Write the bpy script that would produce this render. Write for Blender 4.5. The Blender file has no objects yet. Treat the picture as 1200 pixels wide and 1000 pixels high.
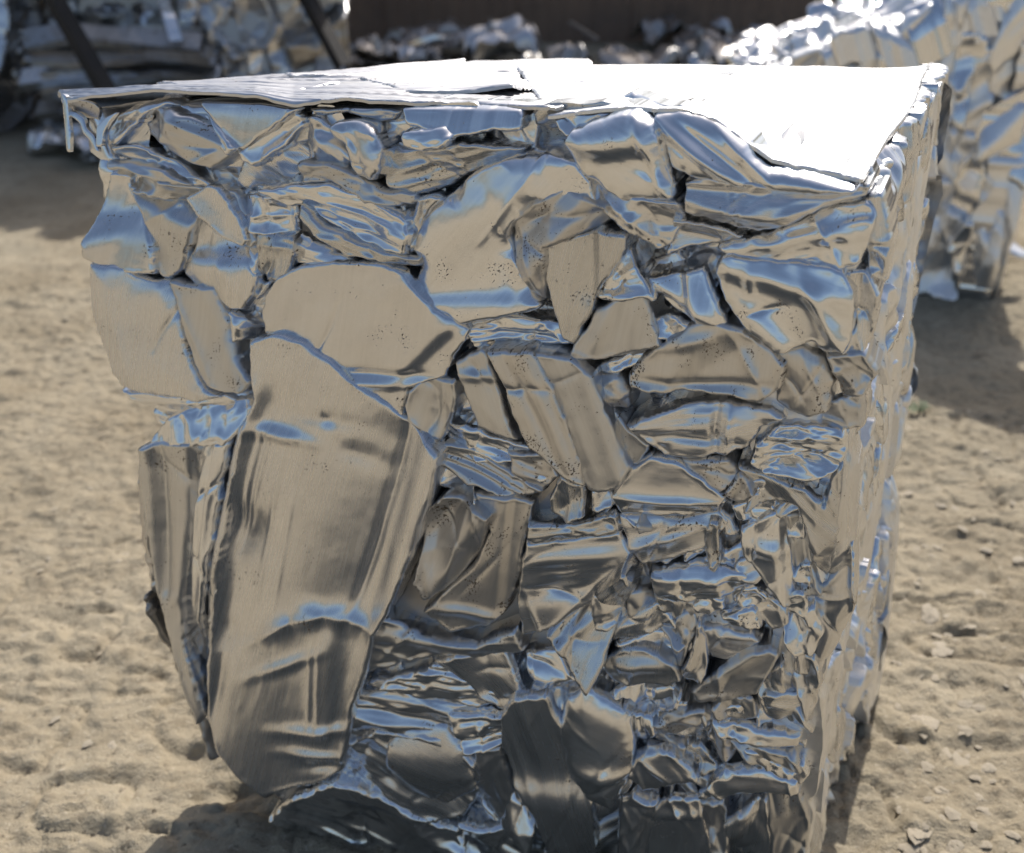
import bpy, math, random
import numpy as np

random.seed(4)
sc = bpy.context.scene
COL = sc.collection
R_ = math.radians

# ------------------------------------------------------------------ camera
F_PX, PITCH, CAM_H = 1250.0, 0.48, 1.24
cam = bpy.data.cameras.new('camera')
cam_o = bpy.data.objects.new('camera', cam)
COL.objects.link(cam_o)
cam_o.location = (0, 0, CAM_H)
cam_o.rotation_euler = (math.pi / 2 - PITCH, 0, 0)
cam.sensor_width = 36.0
cam.sensor_fit = 'HORIZONTAL'
cam.lens = 36.0 * F_PX / 1200.0
cam.clip_start, cam.clip_end = 0.05, 2000
cam.dof.use_dof = True
cam.dof.focus_distance = 1.12
cam.dof.aperture_fstop = 4.2
sc.camera = cam_o

# ------------------------------------------------------------------ light
SUN_EL, SUN_AZ = R_(47), R_(20)           # azimuth measured from +Y (view direction) towards +X
w = bpy.data.worlds.new('World'); sc.world = w; w.use_nodes = True
nt = w.node_tree
sky = nt.nodes.new('ShaderNodeTexSky'); sky.sky_type = 'NISHITA'; sky.sun_disc = False
sky.sun_elevation = SUN_EL; sky.sun_rotation = SUN_AZ
sky.air_density = 1.1; sky.dust_density = 3.5; sky.ozone_density = 0.6
bg = nt.nodes['Background']; bg.inputs['Strength'].default_value = 0.115
nt.links.new(sky.outputs['Color'], bg.inputs['Color'])
sun = bpy.data.lights.new('sun', 'SUN'); sun.energy = 3.5; sun.angle = R_(0.53); sun.color = (1.0, 0.96, 0.90)
sun_o = bpy.data.objects.new('sun', sun); COL.objects.link(sun_o)
sun_o.location = (3, 6, 7)
sun_o.rotation_euler = (math.pi / 2 - SUN_EL, 0, math.pi - SUN_AZ)
sc.view_settings.view_transform = 'Standard'; sc.view_settings.look = 'None'
sc.view_settings.exposure = 0.08; sc.view_settings.gamma = 1.0
sc.render.engine = 'CYCLES'
sc.cycles.use_denoising = True
sc.cycles.max_bounces = 8; sc.cycles.glossy_bounces = 6; sc.cycles.diffuse_bounces = 3
sc.cycles.caustics_reflective = False; sc.cycles.caustics_refractive = False
sc.cycles.sample_clamp_indirect = 6.0

# ------------------------------------------------------------------ maths helpers
_tab = np.random.RandomState(11).rand(65536)

def _h(ix, iy, seed):
    k = (ix * 73856093) ^ (iy * 19349663) ^ (seed * 83492791)
    return _tab[(k ^ (k >> 13)) & 65535]

def vnoise(x, y, seed=0):
    x = np.asarray(x, float); y = np.asarray(y, float)
    ix = np.floor(x).astype(np.int64); iy = np.floor(y).astype(np.int64)
    fx = x - ix; fy = y - iy
    fx = fx * fx * fx * (fx * (fx * 6 - 15) + 10); fy = fy * fy * fy * (fy * (fy * 6 - 15) + 10)
    a = _h(ix, iy, seed); b = _h(ix + 1, iy, seed); c = _h(ix, iy + 1, seed); d = _h(ix + 1, iy + 1, seed)
    return (a + (b - a) * fx + (c - a) * fy + (a - b - c + d) * fx * fy) * 2 - 1

def fbm(x, y, seed=0, o=4, g=0.5):
    s = 0; a = 1
    for k in range(o):
        s = s + a * vnoise(x * 2 ** k + 17.3 * k, y * 2 ** k - 9.1 * k, seed + k); a *= g
    return s

def sabs(x, w_):
    return np.sqrt(x * x + w_ * w_) - w_

CP, SP = math.cos(PITCH), math.sin(PITCH)

def ray(px, py):
    u = (np.asarray(px, float) - 600) / F_PX; v = (np.asarray(py, float) - 500) / F_PX
    return u, CP - v * SP, -SP - v * CP

def on_z(px, py, z):
    dx, dy, dz = ray(px, py); t = (z - CAM_H) / dz
    return np.array([dx * t, dy * t, z + 0 * t])

def on_y(px, py, y):
    dx, dy, dz = ray(px, py); t = y / dy
    return np.array([dx * t, y + 0 * t, CAM_H + dz * t])

FLT, FRT = on_z(92, 120, 1.0), on_z(1010, 215, 1.0)
BRT, BLT = on_z(1098, 76, 1.0), on_z(200, 93, 1.0)
FLB, FRB = on_z(285, 960, 0.0), on_z(930, 1060, 0.0)
BRB = on_z(1022, 790, 0.0)
BLB = np.array([FLB[0] + 0.1, FLB[1] + 0.35, 0.0])

# the front face as a ruled surface y = a + b x + c z + d x z
_A = np.array([[1, p[0], p[2], p[0] * p[2]] for p in (FLT, FRT, FLB, FRB)])
FA, FB, FC, FD = np.linalg.solve(_A, np.array([p[1] for p in (FLT, FRT, FLB, FRB)]))

def front(px, py, off=0.0):
    dx, dy, dz = ray(px, py)
    a = FA - off
    t = np.full(np.shape(dx), 1.1)
    for _ in range(6):
        x = dx * t; z = CAM_H + dz * t; y = dy * t
        f = y - (a + FB * x + FC * z + FD * x * z)
        df = dy - (FB * dx + FC * dz + FD * (dx * z + x * dz))
        t = t - f / df
    x = dx * t; z = CAM_H + dz * t; y = dy * t
    P = np.stack([x, y, z], -1)
    N = np.stack([FB + FD * z, -np.ones_like(x), FC + FD * x], -1)
    N /= np.linalg.norm(N, axis=-1, keepdims=True)
    return P, N, t / F_PX

def patch(c00, c10, c01, c11, Lu, Lv, flip=1):
    """bilinear face in millimetre parameters: u 0..Lu along c00->c10, v 0..Lv along c00->c01"""
    c00, c10, c01, c11 = [np.array(c, float) for c in (c00, c10, c01, c11)]
    def f(px, py, off=0.0):
        u = (np.asarray(px, float) / Lu)[..., None]; v = (np.asarray(py, float) / Lv)[..., None]
        P = c00 * (1 - u) * (1 - v) + c10 * u * (1 - v) + c01 * (1 - u) * v + c11 * u * v
        du = (c10 - c00) * (1 - v) + (c11 - c01) * v; dv = (c01 - c00) * (1 - u) + (c11 - c10) * u
        N = np.cross(du, dv); N = flip * N / np.linalg.norm(N, axis=-1, keepdims=True)
        return P + N * off, N, np.full(np.shape(px), 0.001)
    return f

# ------------------------------------------------------------------ materials
def mat(name):
    m = bpy.data.materials.new(name); m.use_nodes = True
    n = m.node_tree.nodes; l = m.node_tree.links
    return m, n, l, n['Principled BSDF']

def mathn(n, l, op, a, b=None, clamp=False):
    q = n.new('ShaderNodeMath'); q.operation = op; q.use_clamp = clamp
    for i, v in enumerate((a, b)):
        if v is None: continue
        if isinstance(v, (int, float)): q.inputs[i].default_value = v
        else: l.new(v, q.inputs[i])
    return q.outputs[0]

def ramp(n, l, src, p0, p1, c0=(0, 0, 0, 1), c1=(1, 1, 1, 1)):
    r = n.new('ShaderNodeValToRGB'); l.new(src, r.inputs[0])
    r.color_ramp.elements[0].position = p0; r.color_ramp.elements[1].position = p1
    r.color_ramp.elements[0].color = c0; r.color_ramp.elements[1].color = c1
    return r.outputs[0]

def noise(n, l, vec, scale, detail=3, rough=0.5, sx=1, sy=1, sz=1):
    mp = n.new('ShaderNodeMapping'); l.new(vec, mp.inputs[0]); mp.inputs['Scale'].default_value = (sx, sy, sz)
    t = n.new('ShaderNodeTexNoise'); l.new(mp.outputs[0], t.inputs['Vector'])
    t.inputs['Scale'].default_value = scale; t.inputs['Detail'].default_value = detail; t.inputs['Roughness'].default_value = rough
    return t.outputs['Fac']

def mixc(n, l, fac, a, b):
    q = n.new('ShaderNodeMix'); q.data_type = 'RGBA'
    if isinstance(fac, (int, float)): q.inputs[0].default_value = fac
    else: l.new(fac, q.inputs[0])
    for i, v in ((6, a), (7, b)):
        if isinstance(v, tuple): q.inputs[i].default_value = v
        else: l.new(v, q.inputs[i])
    return q.outputs[2]

def metal(name, base, rough, rvar, specks, film, bump):
    m, n, l, b = mat(name)
    uv = n.new('ShaderNodeTexCoord').outputs['UV']
    oi = n.new('ShaderNodeObjectInfo').outputs['Random']
    sep = n.new('ShaderNodeVectorMath'); sep.operation = 'ADD'; l.new(uv, sep.inputs[0])
    cx = n.new('ShaderNodeCombineXYZ'); l.new(mathn(n, l, 'MULTIPLY', oi, 37.0), cx.inputs[2]); l.new(cx.outputs[0], sep.inputs[1])
    v = sep.outputs[0]
    grain = noise(n, l, v, 1.0, 4, 0.6, 2.5, 70, 1)
    cloud = noise(n, l, v, 3.5, 4, 0.6)
    fine = noise(n, l, v, 85, 3, 0.62)
    clus = noise(n, l, v, 7, 2, 0.5)
    # specks: dirt stuck in patches
    sp = mathn(n, l, 'ADD', fine, mathn(n, l, 'MULTIPLY', mathn(n, l, 'SUBTRACT', clus, 0.5), 0.75))
    sp = ramp(n, l, sp, 0.70 - specks, 0.745 - specks)
    fm = ramp(n, l, cloud, 0.45, 0.85)
    fm = mathn(n, l, 'MULTIPLY', fm, film, True)
    col = mixc(n, l, grain, tuple(c * 0.88 for c in base) + (1,), tuple(min(1, c * 1.1) for c in base) + (1,))
    col = mixc(n, l, fm, col, (0.34, 0.30, 0.25, 1))
    col = mixc(n, l, sp, col, (0.13, 0.098, 0.066, 1))
    l.new(col, b.inputs['Base Color'])
    met = mathn(n, l, 'SUBTRACT', 1.0, mathn(n, l, 'MAXIMUM', sp, mathn(n, l, 'MULTIPLY', fm, 0.55)), True)
    l.new(met, b.inputs['Metallic'])
    rr = mathn(n, l, 'ADD', rough, mathn(n, l, 'MULTIPLY', mathn(n, l, 'SUBTRACT', grain, 0.5), rvar))
    rr = mathn(n, l, 'ADD', rr, mathn(n, l, 'MULTIPLY', mathn(n, l, 'SUBTRACT', oi, 0.5), rvar * 0.6))
    rr = mathn(n, l, 'ADD', rr, mathn(n, l, 'MULTIPLY', sp, 0.5), True)
    l.new(rr, b.inputs['Roughness'])
    bp = n.new('ShaderNodeBump'); bp.inputs['Strength'].default_value = bump; bp.inputs['Distance'].default_value = 0.002
    hh = mathn(n, l, 'ADD', mathn(n, l, 'MULTIPLY', grain, 0.32), mathn(n, l, 'MULTIPLY', fine, 0.3))
    hh = mathn(n, l, 'SUBTRACT', hh, mathn(n, l, 'MULTIPLY', sp, 0.6))
    l.new(hh, bp.inputs['Height']); l.new(bp.outputs[0], b.inputs['Normal'])
    return m

M_BRUSH = metal('brushed_aluminium', (0.76, 0.77, 0.79), 0.245, 0.16, -0.035, 0.16, 0.12)
M_DULL = metal('weathered_aluminium', (0.66, 0.67, 0.685), 0.31, 0.18, -0.005, 0.28, 0.16)
M_SHINY = metal('bright_aluminium', (0.84, 0.855, 0.88), 0.20, 0.12, -0.05, 0.05, 0.08)
M_SPOT = metal('pitted_aluminium', (0.68, 0.675, 0.67), 0.36, 0.16, 0.04, 0.34, 0.22)
M_SATIN = metal('satin_aluminium', (0.90, 0.905, 0.91), 0.42, 0.14, -0.04, 0.04, 0.12)
M_TOP = metal('dull_top_aluminium', (0.72, 0.725, 0.74), 0.40, 0.16, -0.02, 0.12, 0.14)
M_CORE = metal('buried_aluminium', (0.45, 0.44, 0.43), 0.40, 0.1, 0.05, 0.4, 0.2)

def ground_mat():
    m, n, l, b = mat('dry_earth')
    p = n.new('ShaderNodeNewGeometry').outputs['Position']
    a = noise(n, l, p, 2.2, 5, 0.6)
    c = noise(n, l, p, 19, 5, 0.65)
    d = noise(n, l, p, 130, 5, 0.7)
    col = mixc(n, l, ramp(n, l, a, 0.35, 0.68), (0.32, 0.266, 0.184, 1), (0.465, 0.40, 0.292, 1))
    col = mixc(n, l, ramp(n, l, c, 0.55, 0.78), col, (0.195, 0.16, 0.112, 1))
    col = mixc(n, l, ramp(n, l, d, 0.58, 0.68), col, (0.56, 0.49, 0.38, 1))
    e_ = noise(n, l, p, 48, 4, 0.7)
    col = mixc(n, l, ramp(n, l, e_, 0.60, 0.70), col, (0.145, 0.12, 0.087, 1))
    l.new(col, b.inputs['Base Color']); b.inputs['Roughness'].default_value = 0.95
    b.inputs['Specular IOR Level'].default_value = 0.15
    bp = n.new('ShaderNodeBump'); bp.inputs['Strength'].default_value = 0.9; bp.inputs['Distance'].default_value = 0.010
    l.new(mathn(n, l, 'SUBTRACT', mathn(n, l, 'ADD', c, mathn(n, l, 'MULTIPLY', d, 0.5)), mathn(n, l, 'MULTIPLY', e_, 0.6)), bp.inputs['Height']); l.new(bp.outputs[0], b.inputs['Normal'])
    return m

def plain(name, col, rough=0.8, col2=None, scale=6, metallic=0.0, bump=0.3):
    m, n, l, b = mat(name)
    p = n.new('ShaderNodeTexCoord').outputs['Object']
    a = noise(n, l, p, scale, 5, 0.65)
    c = mixc(n, l, ramp(n, l, a, 0.35, 0.7), col + (1,), (col2 or tuple(q * 0.6 for q in col)) + (1,))
    l.new(c, b.inputs['Base Color']); b.inputs['Roughness'].default_value = rough; b.inputs['Metallic'].default_value = metallic
    bp = n.new('ShaderNodeBump'); bp.inputs['Strength'].default_value = bump; bp.inputs['Distance'].default_value = 0.01
    l.new(a, bp.inputs['Height']); l.new(bp.outputs[0], b.inputs['Normal'])
    return m

M_EARTH = ground_mat()
M_STONE = plain('pale_clod', (0.54, 0.48, 0.38), 0.95, (0.38, 0.31, 0.215), 30)
M_RUST = plain('rusty_fence_paint', (0.30, 0.20, 0.14), 0.8, (0.20, 0.14, 0.105), 2.5)
M_POST = plain('dark_steel', (0.022, 0.02, 0.019), 0.75, (0.035, 0.028, 0.022), 9)
M_WEED = plain('weed_leaf', (0.07, 0.10, 0.035), 0.7, (0.10, 0.11, 0.05), 20)

# ------------------------------------------------------------------ object helpers
def tag(o, label=None, cat=None, group=None, kind=None):
    if label: o['label'] = label
    if cat: o['category'] = cat
    if group: o['group'] = group
    if kind: o['kind'] = kind
    return o

def empty(name, loc, label, cat, group=None):
    o = bpy.data.objects.new(name, None); COL.objects.link(o); o.location = loc
    return tag(o, label, cat, group)

def link_mesh(name, V, Fc, m, parent=None, smooth=True, uv=None, loops=None):
    """V (n,3) world coordinates; Fc list / array of faces. Parent is an unrotated Empty."""
    V = np.asarray(V, float)
    if parent is not None:
        q = parent; off = np.zeros(3)
        while q is not None: off += np.array(q.location); q = q.parent
        V = V - off
    me = bpy.data.meshes.new(name)
    if isinstance(Fc, np.ndarray) and Fc.ndim == 2:
        nf, k = Fc.shape
        me.vertices.add(len(V)); me.vertices.foreach_set('co', V.ravel())
        me.loops.add(nf * k); me.loops.foreach_set('vertex_index', Fc.ravel().astype(np.int32))
        me.polygons.add(nf); me.polygons.foreach_set('loop_start', np.arange(0, nf * k, k, dtype=np.int32))
        me.update(calc_edges=True)
    else:
        me.from_pydata(V.tolist(), [], [list(map(int, f)) for f in Fc]); me.update()
    me.polygons.foreach_set('use_smooth', np.full(len(me.polygons), smooth))
    if uv is not None:
        ul = me.uv_layers.new(name='UVMap'); li = np.zeros(len(me.loops), np.int32); me.loops.foreach_get('vertex_index', li)
        ul.data.foreach_set('uv', np.asarray(uv, np.float32)[li].ravel())
    me.materials.append(m)
    o = bpy.data.objects.new(name, me); COL.objects.link(o)
    if parent is not None: o.parent = parent
    return o

# ------------------------------------------------------------------ the crushed sheet builder
def chaikin(P, k):
    for _ in range(k):
        Q = np.roll(P, -1, 0); P = np.stack([0.88 * P + 0.12 * Q, 0.12 * P + 0.88 * Q], 1).reshape(-1, 2)
    return P

def resample(P, d):
    Q = np.vstack([P, P[:1]]); L = np.r_[0, np.cumsum(np.linalg.norm(np.diff(Q, axis=0), axis=1))]
    n = max(8, int(L[-1] / d)); s = np.linspace(0, L[-1], n, endpoint=False)
    return np.stack([np.interp(s, L, Q[:, 0]), np.interp(s, L, Q[:, 1])], 1), s

def seg_dist(X, Y, P):
    """nearest point, distance and edge index to the closed polyline P; inside flag"""
    A = P; B = np.roll(P, -1, 0); D = B - A; dd = (D ** 2).sum(1) + 1e-9
    n = len(X); best = np.full(n, 1e18); nx = np.zeros(n); ny = np.zeros(n); arc = np.zeros(n); ins = np.zeros(n, bool)
    for i in range(len(A)):
        t = np.clip(((X - A[i, 0]) * D[i, 0] + (Y - A[i, 1]) * D[i, 1]) / dd[i], 0, 1)
        qx = A[i, 0] + t * D[i, 0]; qy = A[i, 1] + t * D[i, 1]
        e = (X - qx) ** 2 + (Y - qy) ** 2
        k = e < best
        best[k] = e[k]; nx[k] = qx[k]; ny[k] = qy[k]; arc[k] = i + t[k]
        c = (A[i, 1] > Y) != (B[i, 1] > Y)
        if c.any():
            xi = D[i, 0] * (Y - A[i, 1]) / (D[i, 1] if abs(D[i, 1]) > 1e-12 else 1e-12) + A[i, 0]
            ins ^= c & (X < xi)
    return nx, ny, np.sqrt(best), arc, ins

def sheet(name, poly, surf, m, parent, seed, z=0.0, roll=(2, 12), drop=0.8, tilt=(0, 0), ang=None, nf=4, fs=0.25, fspread=35,
          fw=4.0, amp=0.0, L=(60, 14), creases=(), lip=0.0, skirt=45, step=1.9, jag=0.8, cut=1, dome=0.0, label=None, sc_=1.0, grow=0.0, wr=0.0, rk=1.0, rim=0.0, cap=None, edge=0.0, rollback=None, nick=0, tuck=0.0):
    rs = np.random.RandomState(seed)
    P = np.array(poly, float)
    if ang is None:
        C = np.cov(P.T); wv, ev = np.linalg.eigh(C); ang = math.degrees(math.atan2(ev[1, 1], ev[0, 1]))
    P = chaikin(P, cut); P, s = resample(P, max(2.5, step * 1.6))
    lo = rs.uniform(-0.75, 0.75) + (math.pi if rs.rand() < .5 else 0); lx, ly = math.cos(lo), math.sin(lo)
    if grow or tuck:
        tg = np.roll(P, -1, 0) - np.roll(P, 1, 0); nr = np.stack([tg[:, 1], -tg[:, 0]], 1); nr /= np.linalg.norm(nr, axis=1, keepdims=True) + 1e-9
        area = (P[:, 0] * np.roll(P[:, 1], -1) - P[:, 1] * np.roll(P[:, 0], -1)).sum()
        nr = nr * (1 if area > 0 else -1)
        P = P + nr * (grow + 1.2 * vnoise(s / 22, s * 0 + 1.7, seed + 70) + tuck * np.clip(nr[:, 0] * lx + nr[:, 1] * ly, 0, 1))[:, None]
    if jag:
        P = P + jag * np.stack([vnoise(s / (9 * sc_), s * 0 + 3.3, seed) + 0.5 * vnoise(s / (3.5 * sc_), s * 0, seed + 5),
                                vnoise(s / (9 * sc_), s * 0 + 8.3, seed + 1) + 0.5 * vnoise(s / (3.5 * sc_), s * 0, seed + 6)], 1)
    if rollback is not None:
        P[:, 1] = np.maximum(P[:, 1], np.interp(P[:, 0], rollback[:, 0], rollback[:, 1]) + 3)
    x0, y0 = P.min(0) - step; x1, y1 = P.max(0) + step
    gx = np.arange(x0, x1 + step, step); gy = np.arange(y0, y1 + step, step)
    X, Y = np.meshgrid(gx, gy); shp = X.shape; X = X.ravel(); Y = Y.ravel()
    nx, ny, d, arc, ins = seg_dist(X, Y, P)
    I = ins.reshape(shp); idx = np.arange(X.size).reshape(shp)
    q = I[:-1, :-1] | I[1:, :-1] | I[:-1, 1:] | I[1:, 1:]
    quads = np.stack([idx[:-1, :-1], idx[:-1, 1:], idx[1:, 1:], idx[1:, :-1]], -1)[q]
    if len(quads) < 2: return None
    X = np.where(ins, X, nx); Y = np.where(ins, Y, ny); d = np.where(ins, d, 0)
    used = np.unique(quads); remap = np.full(idx.size, -1); remap[used] = np.arange(len(used)); quads = remap[quads]
    X, Y, d, arc = X[used], Y[used], d[used], arc[used]
    cx, cy = P.mean(0); ex = X - cx; ey = Y - cy; size = max(P.max(0) - P.min(0))
    ca, sa = math.cos(R_(ang)), math.sin(R_(ang)); U = ex * ca + ey * sa; Vv = -ex * sa + ey * ca
    # random straight-ish folds, warped
    h = np.zeros(len(X))
    wx = 0.06 * size * vnoise(ex / (0.5 * size), ey / (0.5 * size), seed + 20); wy = 0.06 * size * vnoise(ex / (0.5 * size), ey / (0.5 * size), seed + 21)
    for k in range(nf):
        a = R_(ang + rs.normal() * fspread); nxx, nyy = -math.sin(a), math.cos(a)
        j = rs.randint(len(X)); c = (X[j] - cx) * nxx + (Y[j] - cy) * nyy
        dist = (ex + wx) * nxx + (ey + wy) * nyy - c
        h += rs.choice([-1, 1]) * rs.uniform(0.35, 1) * fs * sabs(dist, fw * sc_ * rs.uniform(0.4, 2.2))
    if amp:
        w1 = 0.35 * vnoise(U / L[0], Vv / (L[1] * 2), seed + 30)
        nn = vnoise(U / L[0] + w1, Vv / L[1] + 1.6 * w1, seed + 31)
        h += amp * (1 - 1.7 * sabs(nn, 0.10)) + 0.45 * amp * (1 - 1.7 * sabs(vnoise(U / (L[0] * .5), Vv / (L[1] * .5), seed + 32), 0.12))
    if nf or amp:
        A = np.stack([np.ones_like(ex), ex, ey] + ([ex * ex / 300, ey * ey / 300, ex * ey / 300, ex ** 3 / 9e4, ey ** 3 / 9e4] if nf > 10 else []), 1); co = np.linalg.lstsq(A, h, rcond=None)[0]; h -= A @ co
    creases = list(creases); ncr = len(creases)
    for k in range(nick):
        j = rs.randint(len(X)); a = R_(ang + rs.normal() * 50); ln = size * rs.uniform(.25, .6)
        creases.append((X[j] - math.cos(a) * ln / 2, Y[j] - math.sin(a) * ln / 2, X[j] + math.cos(a) * ln / 2, Y[j] + math.sin(a) * ln / 2, rs.choice([-1, 1]) * rs.uniform(1.5, 4) * sc_, rs.uniform(1.8, 3.6) * sc_, 'k'))
    for ci, cr in enumerate(creases):
        ax, ay, bx, by, am, wd = cr[:6]; kind = cr[6] if len(cr) > 6 else 'r'
        dx, dy = bx - ax, by - ay; ln = math.hypot(dx, dy); t = ((X - ax) * dx + (Y - ay) * dy) / ln ** 2
        wob = (0.05 if ci >= ncr else 0.008) * ln * vnoise(t * 2.2, t * 0 + ax, seed + 60)
        sd = (-(X - ax) * dy + (Y - ay) * dx) / ln + wob
        fall = np.exp(-(np.maximum(0, np.maximum(-t, t - 1)) * ln / (3 * wd)) ** 2)
        tt = np.clip(t, 0, 1); taper = (0.25 + 0.75 * np.sin(np.pi * np.clip(0.08 + 0.84 * tt, 0, 1)))
        if kind == 'r': h += am * fall * taper / (1 + (sd / wd) ** 2)
        elif kind == 'k': h += am * fall * taper * np.exp(-sabs(sd, wd * 0.25) / wd)
        elif kind == 's': h += am * np.tanh(sd / wd) * np.exp(-(sd / (5 * wd)) ** 2) * fall
        elif kind == 'f': h += am * sabs(sd, wd)
        elif kind == 'g': h += am * np.exp(-(sd / wd) ** 2) * fall * taper
    if wr:
        mk = np.clip(0.5 + 1.4 * vnoise(ex / 70, ey / 70, seed + 80), 0, 1.3)
        w1 = 0.5 * vnoise(U / 50, Vv / 30, seed + 81)
        h += wr * mk * (1.3 * (1 - 2 * sabs(vnoise(U / 55 + w1, Vv / 13 + w1, seed + 82), .08)) + 0.6 * (1 - 2 * sabs(vnoise(U / 26, Vv / 7 + 2 * w1, seed + 83), .1)))
    h += tilt[0] * ex + tilt[1] * ey
    cosb = np.clip((ex * lx + ey * ly) / (0.5 * size), -1, 1) * (tuck > 0)
    h -= 0.8 * tuck * cosb
    if dome:
        dm = d.max() + 1e-6; h += dome * np.sqrt(np.clip(1 - (1 - d / dm) ** 2, 0, 1))
    # rolled or cut border, changing along the outline
    nv = 0.5 + 0.5 * vnoise(arc * 0.11, arc * 0, seed + 40)
    Rr = sc_ * rk * (roll[0] + (roll[1] - roll[0]) * nv ** 1.8)
    q_ = 1 - np.clip(d / Rr, 0, 1)
    h -= drop * Rr * (1 - np.sqrt(np.clip(1 - q_ ** 2, 0, 1)))
    if rim:
        rv = np.clip(0.55 + 0.9 * vnoise(arc * 0.16, arc * 0 + 2.2, seed + 43), 0, 1.2)
        h += rim * sc_ * rv * np.exp(-((d - 3.2 * sc_) / (2.4 * sc_)) ** 2)
        h -= edge * sc_ * (1 - 0.4 * np.clip(cosb * 1.6, 0, 1)) * (0.6 + 0.5 * rv) * np.exp(-(d / (1.7 * sc_)) ** 1.3)
    if lip:
        lv = np.clip(vnoise(arc * 0.07, arc * 0, seed + 41) * 1.8, -0.4, 1)
        h += lip * sc_ * lv * np.exp(-d / (5.0 * sc_))
    h += 0.25 * sc_ * fbm(ex / (26 * sc_), ey / (26 * sc_), seed + 50, 3) + 0.75 * sc_ * fbm(ex / (75 * sc_), ey / (75 * sc_), seed + 52, 2)
    if rollback is not None:
        h -= 9 * np.exp(-np.clip(Y - np.interp(X, rollback[:, 0], rollback[:, 1]), 0, None) / 8)
    if cap is not None:
        h = np.where(h > 0, cap * np.tanh(h / cap), h)
    Pw, N, sc1 = surf(X, Y, z * 0.0009)
    W = Pw + N * (h * sc1)[:, None]
    # skirt that runs into the bale
    e = np.concatenate([quads[:, [0, 1]], quads[:, [1, 2]], quads[:, [2, 3]], quads[:, [3, 0]]])
    key = np.sort(e, 1); kk = key[:, 0] * len(X) + key[:, 1]
    un, inv, cnt = np.unique(kk, return_inverse=True, return_counts=True)
    be = e[(cnt[inv] == 1)]; bv = np.unique(be); m1 = np.full(len(X), -1); nb = len(X)
    m1[bv] = nb + np.arange(len(bv)); top = W[bv]
    thick = 1.2 * sc_
    lowc = np.stack([cx - X[bv], cy - Y[bv]], 1)
    m2 = m1 + len(bv)
    Wb = top - N[bv] * (skirt * sc_ * sc1[bv])[:, None]
    sk = np.stack([be[:, 1], be[:, 0], m1[be[:, 0]], m1[be[:, 1]]], 1)
    sk = np.stack([m1[be[:, 1]], m1[be[:, 0]], m2[be[:, 0]], m2[be[:, 1]]], 1)
    W = np.vstack([W, top, Wb]); Fq = np.vstack([quads, sk])
    uu = np.stack([U, Vv], 1) / 250.0 + rs.rand(2) * 9; uvs = np.vstack([uu, uu[bv], uu[bv] + [0, 0.15]])
    # drop degenerate quads
    ok = (np.linalg.norm(W[Fq[:, 0]] - W[Fq[:, 2]], axis=1) > 1e-7) & (np.linalg.norm(W[Fq[:, 1]] - W[Fq[:, 3]], axis=1) > 1e-7)
    o = link_mesh(name, W, Fq[ok], m, parent, True, uvs)
    if label: o['label'] = label
    return o

def voronoi(x0, x1, y0, y1, n, seed, aspect=1.0, relax=2, grow=1.04):
    rs = np.random.RandomState(seed); pts = np.stack([rs.uniform(x0, x1, n), rs.uniform(y0, y1, n) * aspect], 1)
    box = [(x0, y0 * aspect), (x1, y0 * aspect), (x1, y1 * aspect), (x0, y1 * aspect)]
    for it in range(relax + 1):
        cells = []
        for i in range(n):
            c = [np.array(b, float) for b in box]
            for j in np.argsort(((pts - pts[i]) ** 2).sum(1))[1:22]:
                md = (pts[i] + pts[j]) / 2; nn = pts[j] - pts[i]; o = []
                for k in range(len(c)):
                    a, b = c[k], c[(k + 1) % len(c)]; da = (a - md) @ nn; db = (b - md) @ nn
                    if da <= 0: o.append(a)
                    if da * db < 0: o.append(a + (b - a) * da / (da - db))
                c = o
                if not c: break
            cells.append(np.array(c))
        if it < relax: pts = np.array([c.mean(0) if len(c) else p for c, p in zip(cells, pts)]) * 0.6 + pts * 0.4
    out = []
    for c in cells:
        if len(c) < 3: continue
        c = c.mean(0) + (c - c.mean(0)) * grow; c[:, 1] /= aspect; out.append(c)
    return out

def pts(s): return [tuple(float(v) for v in p.split(',')) for p in s.split()]

# ================================================================== ground
def graded(fine0, fine1, st, far, g=1.16):
    a = list(np.arange(fine0, fine1 + 1e-6, st)); d = st; v = a[-1]
    while v < far: d *= g; v += d; a.append(v)
    d = st; v = a[0]; lo = []
    while v > -far: d *= g; v -= d; lo.append(v)
    return np.array(lo[::-1] + a)

def ground_h(x, y):
    e = 0.007 * fbm(x / 0.5, y / 0.5, 301, 3) + 0.0065 * fbm(x / 0.085, y / 0.06, 305, 4, 0.62)
    r = fbm(x / 0.05, y / 0.035, 310, 3, 0.6); e = e + 0.008 * np.clip(r - 0.25, 0, .55)
    cl = np.clip(vnoise(x / 0.7, y / 0.7, 320) + 0.35, 0, 1)
    q = vnoise(x / 0.055 + 0.4 * vnoise(x / .03, y / .03, 5), y / 0.042, 321); e = e + cl * 0.016 * np.clip(q - 0.05, 0, .35)
    e = e - cl * 0.012 * np.clip(0.12 - np.abs(vnoise(x / 0.13, y / 0.09, 322)), 0, .12) / .12
    w_ = 0.5 * vnoise(x / .05, y / .05, 331)
    c1 = np.clip(1 - np.abs(vnoise(x / 0.085 + w_, y / 0.04 + w_, 330)) / 0.16, 0, 1); m1 = np.clip(vnoise(x / .16, y / .11, 333) + .35, 0, 1)
    e = e - 0.011 * c1 * c1 * m1
    e = e + 0.0035 * np.abs(vnoise(x / 0.022, y / 0.016, 334)) + 0.002 * vnoise(x / .011, y / .011, 335)
    return e - 0.010

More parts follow.
